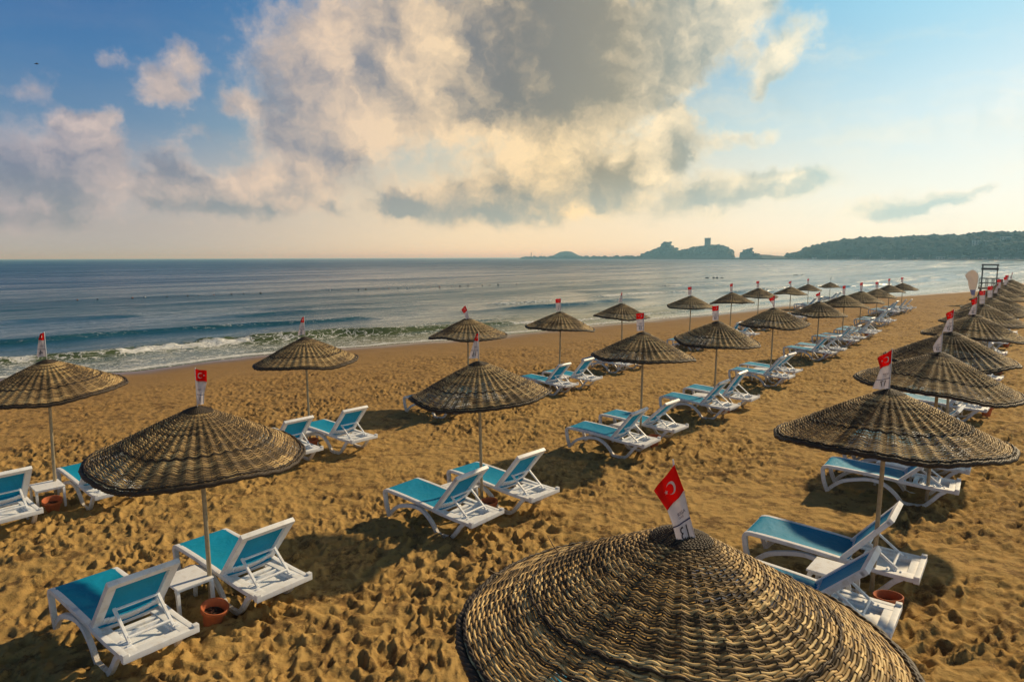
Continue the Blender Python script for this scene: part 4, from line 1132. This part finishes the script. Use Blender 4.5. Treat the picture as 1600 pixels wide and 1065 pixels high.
bm = bmesh.new(); bx(bm, (1.45, -0.4, PH + 0.45), (0.28, 0.2, 0.9)); bevel(bm, 0.03, 2); link('rescue_board', bm_mesh('rescue_board', bm), simple and M['floatred'], tw)

fx, fy = 43.8, 63.6
fb = empty('feather_banner', (fx, fy, gz(fx, fy)), R(-35)); tag(fb, 'pale teardrop beach banner standing left of the lifeguard tower', 'beach flag')
bm = bmesh.new()
stem = smooth_pts([(0.28, -0.15), (0.32, 0.9), (0.46, 1.9), (0.50, 2.6), (0.30, 3.12), (-0.10, 3.22), (-0.42, 2.95), (-0.56, 2.65)], 5)
ribbon(bm, stem, 0.03, -0.015, 0.015); link('mast', bm_mesh('mast', bm), M['white'], fb)


def banner_part(z0, z1, name, mk):
    Lf = [(0.22, 0.15), (0.12, 0.7), (-0.02, 1.15), (-0.18, 1.6), (-0.26, 1.95), (-0.30, 2.2), (-0.56, 2.65), (-0.42, 2.95), (-0.10, 3.2)]
    Rf = [(0.29, 0.15), (0.31, 0.7), (0.36, 1.15), (0.42, 1.6), (0.47, 1.95), (0.49, 2.2), (0.49, 2.65), (0.40, 2.95), (0.12, 3.2)]
    zs = np.linspace(z0, z1, 12); V = []
    for z in zs:
        xl = np.interp(z, [p[1] for p in Lf], [p[0] for p in Lf]); xr = np.interp(z, [p[1] for p in Rf], [p[0] for p in Rf])
        for u_ in np.linspace(0, 1, 8): V.append((xl + (xr - xl) * u_, 0.05 * math.sin(u_ * 4 + z * 2.2), z))
    I = np.arange(96).reshape(12, 8); F = np.stack([I[:-1, :-1], I[1:, :-1], I[1:, 1:], I[:-1, 1:]], -1).reshape(-1, 4)
    me_ = np_mesh(name, V, F); bm = bmesh.new(); bm.from_mesh(me_); bmesh.ops.solidify(bm, geom=bm.faces[:], thickness=0.006)
    return link(name, bm_mesh(name, bm, 60), M[mk], fb)


banner_part(0.15, 0.85, 'lower_cloth', 'banner'); banner_part(0.852, 1.35, 'blue_band', 'bannerblue'); banner_part(1.352, 3.2, 'cloth', 'banner')

# ------------------------------------------------------------------ buoys in the bathing water
ba = np.interp
blx = []
bo = empty('buoy_line', (*to_xy(55, 80), 0)); tag(bo, 'line of small floats on a rope across the bathing water', 'buoy line')
bm = bmesh.new(); last = None
fm = {}
for k_, mk in enumerate(('float', 'floatred', 'floatw')):
    b2 = bmesh.new(); bmesh.ops.create_uvsphere(b2, u_segments=10, v_segments=6, radius=0.09)
    for v in b2.verts: v.co.x *= 1.5
    fm[k_] = bm_mesh('float', b2); fm[k_].materials.append(M[mk])
for k in range(78):
    a_ = -10 + k * 1.9 + rnd.uniform(-0.5, 0.5)
    b_ = np.interp(a_, [-10, 25, 55, 105, 150], [90, 86.8, 81.9, 72.5, 66]) + rnd.uniform(-0.3, 0.3)
    X_, Y_ = to_xy(a_, float(b_))
    p_ = Vector((X_ - bo.location.x, Y_ - bo.location.y, 0.12))
    if k % 1 == 0 and rnd.random() < 0.85:
        f_ = link('float', fm[rnd.choice([0, 0, 1, 1, 0, 2])], None, bo); f_.location = p_; f_.rotation_euler.z = rnd.uniform(0, 3)
        s_ = rnd.uniform(0.6, 1.25); f_.scale = (s_, s_, s_)
    if last is not None: cyl(bm, last, p_ - Vector((0, 0, 0.06)), 0.008, 0.008, 5)
    last = p_ - Vector((0, 0, 0.06))
link('rope', bm_mesh('rope', bm), M['float'], bo)


def rocks(name, label, a0, b0, n, spread, sz, group=None):
    X_, Y_ = to_xy(a0, b0); bm = bmesh.new()
    for k in range(n):
        q = bmesh.ops.create_icosphere(bm, subdivisions=2, radius=1.0)['verts']
        sx_, sy_, sz_ = rnd.uniform(0.5, 1.2) * sz, rnd.uniform(0.5, 1) * sz, rnd.uniform(0.22, 0.4) * sz
        cx_ = rnd.uniform(-spread, spread); ph = rnd.uniform(0, 9)
        for v in q:
            s_ = 1 + 0.22 * math.sin(v.co.x * 4 + ph) * math.cos(v.co.y * 5 + ph) + 0.12 * math.sin(v.co.z * 9 + ph)
            v.co = Vector((v.co.x * sx_ * s_ + cx_, v.co.y * sy_ * s_, v.co.z * sz_ * s_))
    o = link(name, bm_mesh(name, bm, 60), M['rock']); o.location = (X_, Y_, 0.02)
    tag(o, label, 'rock', group); return o


rocks('low_rock', 'dark low rock just above water, centre of the bay', 144, 61.4, 5, 2.6, 0.55)
rocks('low_rock', 'small flat dark rock right of the other one', 178, 54, 3, 1.2, 0.5)

# ------------------------------------------------------------------ far coast
CAPE = [(10.51, 0), (10.82, 0.128), (11.34, 0.339), (11.97, 0.548), (12.53, 0.809), (12.73, 1.124), (12.99, 1.2), (13.2, 1.146), (13.41, 0.961), (13.73, 0.644), (14.04, 0.484), (14.55, 0.586), (14.96, 0.715), (15.46, 0.789), (15.97, 0.838), (16.72, 0.884), (17.32, 0.879), (17.72, 0.773), (18.07, 0.616), (18.32, 0.357), (18.38, 0.1), (18.44, 0)]
ROCK = [(18.73, 0), (18.77, 0.253), (19.05, 0.507), (19.34, 0.607), (19.68, 0.605), (19.74, 0.35), (20.04, 0.196), (21.09, 0.14), (21.38, 0.05), (21.86, 0)]
MOUND = [(2.75, 0.021), (3.41, 0.1), (3.73, 0.261), (4.11, 0.449), (4.65, 0.528), (5.09, 0.472), (5.47, 0.282), (5.74, 0.146), (6.18, 0.037)]
HILL = [(20.43, 0), (21.09, 0.115), (22.23, 0.035), (22.51, 0.10), (23.02, 0.12), (23.34, 0.19), (23.6, 0.35), (23.87, 0.47), (24.14, 0.60), (24.72, 0.75), (25.47, 0.88), (25.78, 0.96), (26.0, 0.99), (26.78, 1.09), (27.42, 1.13), (27.72, 1.17), (28.9, 1.20), (29.73, 1.13), (30.54, 1.23), (31.34, 1.28), (31.74, 1.25), (32.52, 1.28), (33.66, 1.26), (34.04, 1.26), (34.59, 1.37), (35.32, 1.40), (35.85, 1.41), (36.57, 1.35), (37.26, 1.37), (40.54, 1.45), (43.55, 1.25), (47.59, 0.80), (52, 0.5), (58, 0.1)]


def headland(name, prof_, D0, D1, depth, material, label=None, cat=None, seed=1, rough=1.0, na_=240, kind='structure', steep=0.55):
    """land whose ridge height at each bearing is given; base line D0 (left) .. D1 (right) metres away"""
    pa = np.array([p[0] for p in prof_]); ph = np.array([p[1] for p in prof_])
    az_ = np.linspace(pa[0], pa[-1], na_); t = (az_ - pa[0]) / (pa[-1] - pa[0])
    base = D0 * (D1 / D0) ** t; ridge = base + depth * 0.5
    H_ = np.maximum(np.tan(np.radians(np.interp(az_, pa, ph))) * ridge + CAM_Z - 0.3, 0.8)
    cs = np.linspace(0, 1, 26); A_, C_ = np.meshgrid(np.arange(na_), cs, indexing='ij')
    D_ = base[A_] + depth * C_
    shp = np.sin(np.pi * np.clip(C_, 0, 1)) ** steep
    nz = fbm(A_ * (base[A_] / 1000) * 0.5 + seed, D_ / 22.0, seed, 4)
    Z_ = H_[A_] * shp * (1 - 0.28 * rough * (nz - 0.2) * (1 - np.exp(-((C_ - 0.5) / 0.12) ** 2))) - 0.6 * (shp < 0.05)
    a_ = np.radians(az_)[A_]
    V = np.stack([D_ * np.sin(a_), D_ * np.cos(a_), Z_], -1).reshape(-1, 3)
    I = np.arange(V.shape[0]).reshape(A_.shape)
    F = np.stack([I[:-1, :-1], I[:-1, 1:], I[1:, 1:], I[1:, :-1]], -1).reshape(-1, 4)
    o = link(name, np_mesh(name, V, F, True), material); tag(o, label, cat, None, kind)

    def height(azd, c):
        i_ = int(np.clip(np.searchsorted(az_, azd), 0, na_ - 1)); j_ = int(round(c * 25))
        return V.reshape(na_, 26, 3)[i_, j_]
    return o, height


cape, hcape = headland('castle_hill', CAPE, 1560, 1420, 130, M['rock'], seed=4, rough=1.0)
rk2, hrock = headland('rocky_headland', ROCK, 1400, 1250, 60, M['rock'], seed=9, steep=0.4)
mnd, hmound = headland('island_hill', MOUND, 2300, 2200, 120, M['hill'], seed=6)
hill, hhill = headland('wooded_hill', HILL, 1180, 560, 240, M['hill'], seed=12, na_=420)

# low shore in front of the headlands, and the long breakwater
def lowland(name, az0, az1, D0, D1, depth, h, material, kind='structure', seed=0):
    pa = [(az0, 0), (az1, 0)]
    n = 160; V = []; t = np.linspace(0, 1, n)
    azv = np.radians(az0 + (az1 - az0) * t); base = D0 * (D1 / D0) ** t
    rows_ = [(0, -0.5), (0.12, 0.75), (0.3, 1.0), (0.7, 1.0), (1.0, -0.5)]
    for i in range(n):
        k = 0.7 + 0.6 * vnoise(i * 0.6, seed * 1.0, seed)
        if i < 5: k *= 0.25 + i * 0.15
        for c, z in rows_:
            d_ = base[i] + depth * c; V.append((d_ * math.sin(azv[i]), d_ * math.cos(azv[i]), h * z * (k if z > 0 else 1)))
    I = np.arange(n * 5).reshape(n, 5); F = np.stack([I[:-1, :-1], I[:-1, 1:], I[1:, 1:], I[1:, :-1]], -1).reshape(-1, 4)
    o = link(name, np_mesh(name, V, F, False), material); tag(o, kind=kind); return o


bw = lowland('breakwater', 0.68, 10.9, 2050, 1560, 24, 7.2, M['rock'], 'thing', 2); tag(bw, 'long stone breakwater running left from the castle hill', 'breakwater')
lowland('harbour_shore', 10.0, 23.5, 1500, 1060, 40, 2.2, M['rock'], seed=3)
lowland('far_beach', 22.5, 58, 1075, 520, 30, 1.1, M['sand'], seed=5)


def bearing(azd, D, z=0): return Vector((D * math.sin(R(azd)), D * math.cos(R(azd)), z))


def building(label, azd, D, z, w_, dep, h_, floors, bays, mk='pale', flat=True, name='building', cat='building'):
    root = empty(name, bearing(azd, D, z), R(-azd)); tag(root, label, cat, 'buildings on the far shore')
    bm = bmesh.new(); bx(bm, (0, 0, h_ / 2), (w_, dep, h_))
    link('wall', bm_mesh('wall', bm), M[mk], root)
    bm = bmesh.new()
    if flat: bx(bm, (0, 0, h_ + 0.2), (w_ + 0.8, dep + 0.8, 0.4))
    else:
        ribbon(bm, [(-w_ / 2 - 0.4, h_ + 0.05), (0, h_ + w_ * 0.22), (w_ / 2 + 0.4, h_ + 0.05)], 0.3, -dep / 2 - 0.4, dep / 2 + 0.4)
    link('roof', bm_mesh('roof', bm), M['roof' if not flat else mk], root)
    fw = w_ / bays; fh = h_ / floors
    wm = bmesh.new(); bx(wm, (0, 0, 0), (fw * 0.5, 0.12, fh * 0.55)); wme = bm_mesh('window', wm); wme.materials.append(M['window'])
    for i in range(bays):
        for j in range(floors):
            o = link('window', wme, None, root); o.location = (-w_ / 2 + fw * (i + 0.5), -dep / 2 - 0.03, fh * (j + 0.5))
    return root


def ground_of(hf, azd, c): p = hf(azd, c); return math.hypot(p[0], p[1]), float(p[2])


Dh, zh = ground_of(hhill, 35.2, 0.2); building('broad pale stepped hotel low on the wooded hill at right', 35.2, Dh - 8, zh * 0.62, 26, 10, 9, 5, 9)
Dh, zh = ground_of(hhill, 36.2, 0.24); building('pale apartment block right of the broad hotel', 36.3, Dh - 6, zh * 0.85, 10, 8, 8, 4, 4)
Dh, zh = ground_of(hhill, 34.2, 0.24); building('narrow pale block left of the broad hotel', 34.15, Dh - 6, zh * 0.62, 9, 8, 5.5, 3, 3)
Dh, zh = ground_of(hhill, 35.9, 0.40); building('pale houses high on the hill above the hotel', 35.7, Dh - 6, zh - 5, 12, 8, 5.5, 2, 5, flat=False)
Dh, zh = ground_of(hhill, 36.8, 0.40); building('pale house high on the hill at the right edge', 36.7, Dh - 6, zh - 5, 9, 8, 6, 2, 4, flat=False)
huts = [(24.3, 'left'), (27.2, ''), (29.0, ''), (30.4, ''), (31.3, ''), (32.6, ''), (33.3, ''), (34.1, ''), (35.1, ''), (35.9, ''), (36.4, ''), (37.0, '')]
for k, (azd, _) in enumerate(huts):
    t = (azd - 20.43) / (58 - 20.43); D_ = 1180 * (560 / 1180) ** t - 2
    building('low white beach building on the far shore, %s from the left' % ORD[k], azd, D_, 0.9, rnd.uniform(4, 9), 4, rnd.uniform(1.8, 2.6), 1, rnd.choice([2, 3, 4]))
for k, azd in enumerate((25.2, 28.1, 29.7, 30.9, 31.9, 33.0, 34.6, 36.0)):
    t = (azd - 20.43) / (58 - 20.43); D_ = 1180 * (560 / 1180) ** t - 5
    p_ = empty('flagpole', bearing(azd, D_, 0.6)); tag(p_, 'thin white mast on the far shore, %s from the left' % ORD[k], 'mast', 'white masts on the far shore')
    bm = bmesh.new(); cyl(bm, (0, 0, -0.3), (0, 0, 5.2), 0.14, 0.08, 6); link('mast', bm_mesh('mast', bm), M['pale'], p_)
    bm = bmesh.new(); bx(bm, (0.55, 0, 4.6), (1.0, 0.05, 0.8)); link('cloth', bm_mesh('cloth', bm), M['pale'], p_)

# castle keep
Dc, zc_ = ground_of(hcape, 16.24, 0.5)
kt = empty('castle_tower', bearing(16.24, Dc, zc_ - 1.5), R(-16)); tag(kt, 'square stone castle tower on top of the rocky cape', 'castle tower')
bm = bmesh.new(); bx(bm, (0, 0, 9.0), (12.6, 12, 18.5)); bevel(bm, 0.2, 1, 40); link('wall', bm_mesh('wall', bm), M['stone'], kt)
bm = bmesh.new(); bx(bm, (0, 0, 18.6), (13.4, 12.8, 0.7))
for k in range(7):
    for s_ in (-1, 1):
        bx(bm, (-6 + 2 * k, s_ * 6.1, 19.3), (1.1, 0.6, 0.9)); bx(bm, (s_ * 6.4, -6 + 2 * k, 19.3), (0.6, 1.1, 0.9))
link('battlement', bm_mesh('battlement', bm), M['stone'], kt)
for xx, zz_ in ((-2.6, 12), (2.2, 12), (0, 7)):
    bm = bmesh.new(); bx(bm, (xx, -6.03, zz_), (0.8, 0.12, 1.8)); link('window', bm_mesh('window', bm), M['window'], kt)
Dc, zc_ = ground_of(hcape, 17.1, 0.5)
wl = empty('castle_wall', bearing(16.9, Dc - 3, zc_ - 2.5), R(-16)); tag(wl, 'long battlemented wall right of the castle tower', 'castle wall')
bm = bmesh.new(); bx(bm, (0, 0, 1.8), (34, 1.6, 4.2))
for k in range(15): bx(bm, (-16 + 2.3 * k, 0, 4.3), (1.2, 1.0, 0.9))
bx(bm, (6, 0.5, 3.2), (4.4, 3.2, 6.5)); link('wall', bm_mesh('wall', bm), M['stone'], wl)
# lighthouse
lh = empty('lighthouse', bearing(1.66, 2055, 6.6)); tag(lh, 'slim little lighthouse on the tip of the breakwater', 'lighthouse')
bm = bmesh.new(); cyl(bm, (0, 0, -1), (0, 0, 10.5), 1.3, 0.9, 14); cyl(bm, (0, 0, -1), (0, 0, 1.2), 2.2, 1.9, 14); link('tower', bm_mesh('tower', bm), M['stone'], lh)
bm = bmesh.new(); cyl(bm, (0, 0, 10.5), (0, 0, 10.9), 1.9, 1.9, 14); link('gallery', bm_mesh('gallery', bm), M['stone'], lh)
bm = bmesh.new(); cyl(bm, (0, 0, 10.9), (0, 0, 12.4), 0.9, 0.9, 12); cyl(bm, (0, 0, 12.4), (0, 0, 13.4), 1.1, 0.1, 12); link('lantern', bm_mesh('lantern', bm), M['window'], lh)
# minaret and water tower on the ridge
Dm, zm = ground_of(hhill, 32.05, 0.5)
mi = empty('minaret', bearing(32.05, Dm, zm - 1)); tag(mi, 'thin pointed minaret on the ridge of the wooded hill', 'minaret')
bm = bmesh.new(); cyl(bm, (0, 0, 0), (0, 0, 5.6), 0.75, 0.6, 10); cyl(bm, (0, 0, 0), (0, 0, 2.2), 1.5, 1.2, 8); link('shaft', bm_mesh('shaft', bm), M['stone'], mi)
bm = bmesh.new(); cyl(bm, (0, 0, 4.3), (0, 0, 4.7), 0.6, 1.05, 10); link('balcony', bm_mesh('balcony', bm), M['stone'], mi)
bm = bmesh.new(); cyl(bm, (0, 0, 5.6), (0, 0, 8.8), 0.7, 0.05, 10); link('spire', bm_mesh('spire', bm), M['stone'], mi)
Dm, zm = ground_of(hhill, 29.35, 0.5)
wt = empty('water_tower', bearing(29.35, Dm, zm - 1)); tag(wt, 'small mushroom shaped water tower on the ridge', 'water tower')
bm = bmesh.new(); cyl(bm, (0, 0, 0), (0, 0, 4.4), 0.35, 0.35, 8); link('shaft', bm_mesh('shaft', bm), M['stone'], wt)
bm = bmesh.new(); cyl(bm, (0, 0, 4.2), (0, 0, 5.2), 0.8, 1.5, 10); cyl(bm, (0, 0, 5.2), (0, 0, 5.6), 1.5, 1.2, 10); link('tank', bm_mesh('tank', bm), M['stone'], wt)

# woodland: countless crowns, one mass; the few trees that stand out on the skyline are their own things
def crown(bm, c, r, squash=0.8, lumps=5, sub=1):
    for k in range(lumps):
        o_ = Vector((rnd.uniform(-.55, .55), rnd.uniform(-.55, .55), rnd.uniform(-.3, .45))) * r
        q = bmesh.ops.create_icosphere(bm, subdivisions=sub, radius=r * rnd.uniform(0.42, 0.7))['verts']
        for v in q: v.co = Vector((v.co.x, v.co.y, v.co.z * squash)) * (1 + rnd.uniform(-0.16, 0.16)) + Vector(c) + o_


ico = bmesh.new(); bmesh.ops.create_icosphere(ico, subdivisions=1, radius=1.0)
icoV = np.array([v.co[:] for v in ico.verts]); icoF = np.array([[v.index for v in f.verts] for f in ico.faces]); ico.free()
rg = np.random.RandomState(5); Vs, Fs = [], []; off = 0


def scatter(hf, a0, a1, n, r0, r1, c0=0.02, c1=0.55, rs_=1.0, pw=1.0):
    global off
    for k in range(n):
        azd = rg.uniform(a0, a1); c_ = c0 + (c1 - c0) * rg.rand() ** pw
        p_ = hf(azd, c_)
        if p_[2] < 1.2: continue
        r_ = rg.uniform(r0, r1) * min(1.0, 0.35 + p_[2] / 14) * (math.hypot(p_[0], p_[1]) / 900) * rs_
        for j in range(3):
            o_ = rg.uniform(-0.6, 0.6, 3) * r_ * np.array([1, 1, 0.5])
            V = icoV * rg.uniform(0.75, 1.2, (len(icoV), 1)) * r_ * rg.uniform(0.55, 0.9) * np.array([1, 1, 0.75]) + np.array(p_) + o_ + np.array([0, 0, r_ * 0.2])
            Vs.append(V); Fs.append(icoF + off); off += len(V)


scatter(hhill, 22.3, 50, 4200, 1.8, 5.2)
scatter(hhill, 23.0, 50, 1300, 1.6, 4.4, 0.46, 0.52)
me_ = np_mesh('woodland', np.concatenate(Vs), np.concatenate(Fs), False); wood = link('woodland', me_, M['leaf']); tag(wood, kind='stuff')
Vs, Fs = [], []; off = 0
scatter(hcape, 10.9, 18.3, 420, 1.0, 2.4, 0.05, 0.55); scatter(hrock, 18.8, 20.2, 60, 0.8, 1.8, 0.1, 0.5)
me_ = np_mesh('scrub', np.concatenate(Vs), np.concatenate(Fs), False); o_ = link('scrub', me_, M['leaf']); tag(o_, kind='stuff')
for k, (azd, hh, rr_, lab) in enumerate(((26.05, 4.5, 2.2, 'tall dark tree where the wooded hill begins to level off'), (27.7, 2.8, 2.6, 'broad tree on the ridge left of the water tower'), (31.35, 3.5, 3.4, 'big domed tree on the ridge left of the minaret'), (23.2, 3.0, 3.0, 'low bushy tree at the foot of the hill, at its left end'), (22.6, 2.6, 2.6, 'small round tree at the left tip of the wooded shore'))):
    Dt, zt_ = ground_of(hhill, azd, 0.5)
    tr = empty('shade_tree', bearing(azd, Dt, zt_ - 1)); tag(tr, lab, 'tree', 'trees on the skyline')
    bm = bmesh.new(); cyl(bm, (0, 0, -0.5), (0.2, 0, hh), 0.35, 0.15, 7); link('trunk', bm_mesh('trunk', bm), M['trunk'], tr)
    bm = bmesh.new(); crown(bm, (0.1, 0, hh), rr_, 0.85, 9, 2); link('crown', bm_mesh('crown', bm, 80), M['leaf'], tr)

# a gull far off in the sky
bd = bearing(-34.33, 120, CAM_Z + 120 * math.tan(R(12.93)))
gull = empty('bird', bd, 0.6); tag(gull, 'tiny dark bird flying high at the upper left', 'bird')
gm = bpy.data.meshes.new('bird_body'); bm = bmesh.new()
pts = [(-0.28, 0, -0.02), (-0.12, 0, 0), (0.1, 0, 0.01), (0.22, 0, 0.03), (0.30, 0, 0.03), (0.05, 0.22, 0.12), (-0.02, 0.50, 0.06), (0.05, -0.22, 0.12), (-0.02, -0.50, 0.06)]
rad_ = [0.03, 0.07, 0.085, 0.05, 0.012, 0.035, 0.012, 0.035, 0.012]
vs = [bm.verts.new(p) for p in pts]
for a_, b_ in ((0, 1), (1, 2), (2, 3), (3, 4), (2, 5), (5, 6), (2, 7), (7, 8)): bm.edges.new((vs[a_], vs[b_]))
bm.to_mesh(gm); bm.free()
go = link('bird_body', gm, M['plumage'], gull)
md = go.modifiers.new('skin', 'SKIN')
for v, r_ in zip(gm.skin_vertices[0].data, rad_): v.radius = (r_, r_)
md2 = go.modifiers.new('sub', 'SUBSURF'); md2.levels = 1; md2.render_levels = 1

# ------------------------------------------------------------------ haze over the bay
HAZE = 0.00038
hz = mat('haze', lambda t: t.node('ShaderNodeEmission').outputs[0])
t = NT(hz.node_tree); t.n.clear()
o_ = t.node('ShaderNodeOutputMaterial'); pv = t.node('ShaderNodeVolumePrincipled', inp={'Color': (0.32, 0.69, 1.0, 1), 'Absorption Color': (1, 1, 1, 1), 'Density': HAZE, 'Anisotropy': 0.25})
t.l.new(pv.outputs[0], o_.inputs['Volume'])
bm = bmesh.new(); bx(bm, (0, 0, 17), (24000, 24000, 38)); o = link('haze', bm_mesh('haze', bm), hz); tag(o, kind='stuff')
for p in o.data.polygons: p.use_smooth = False
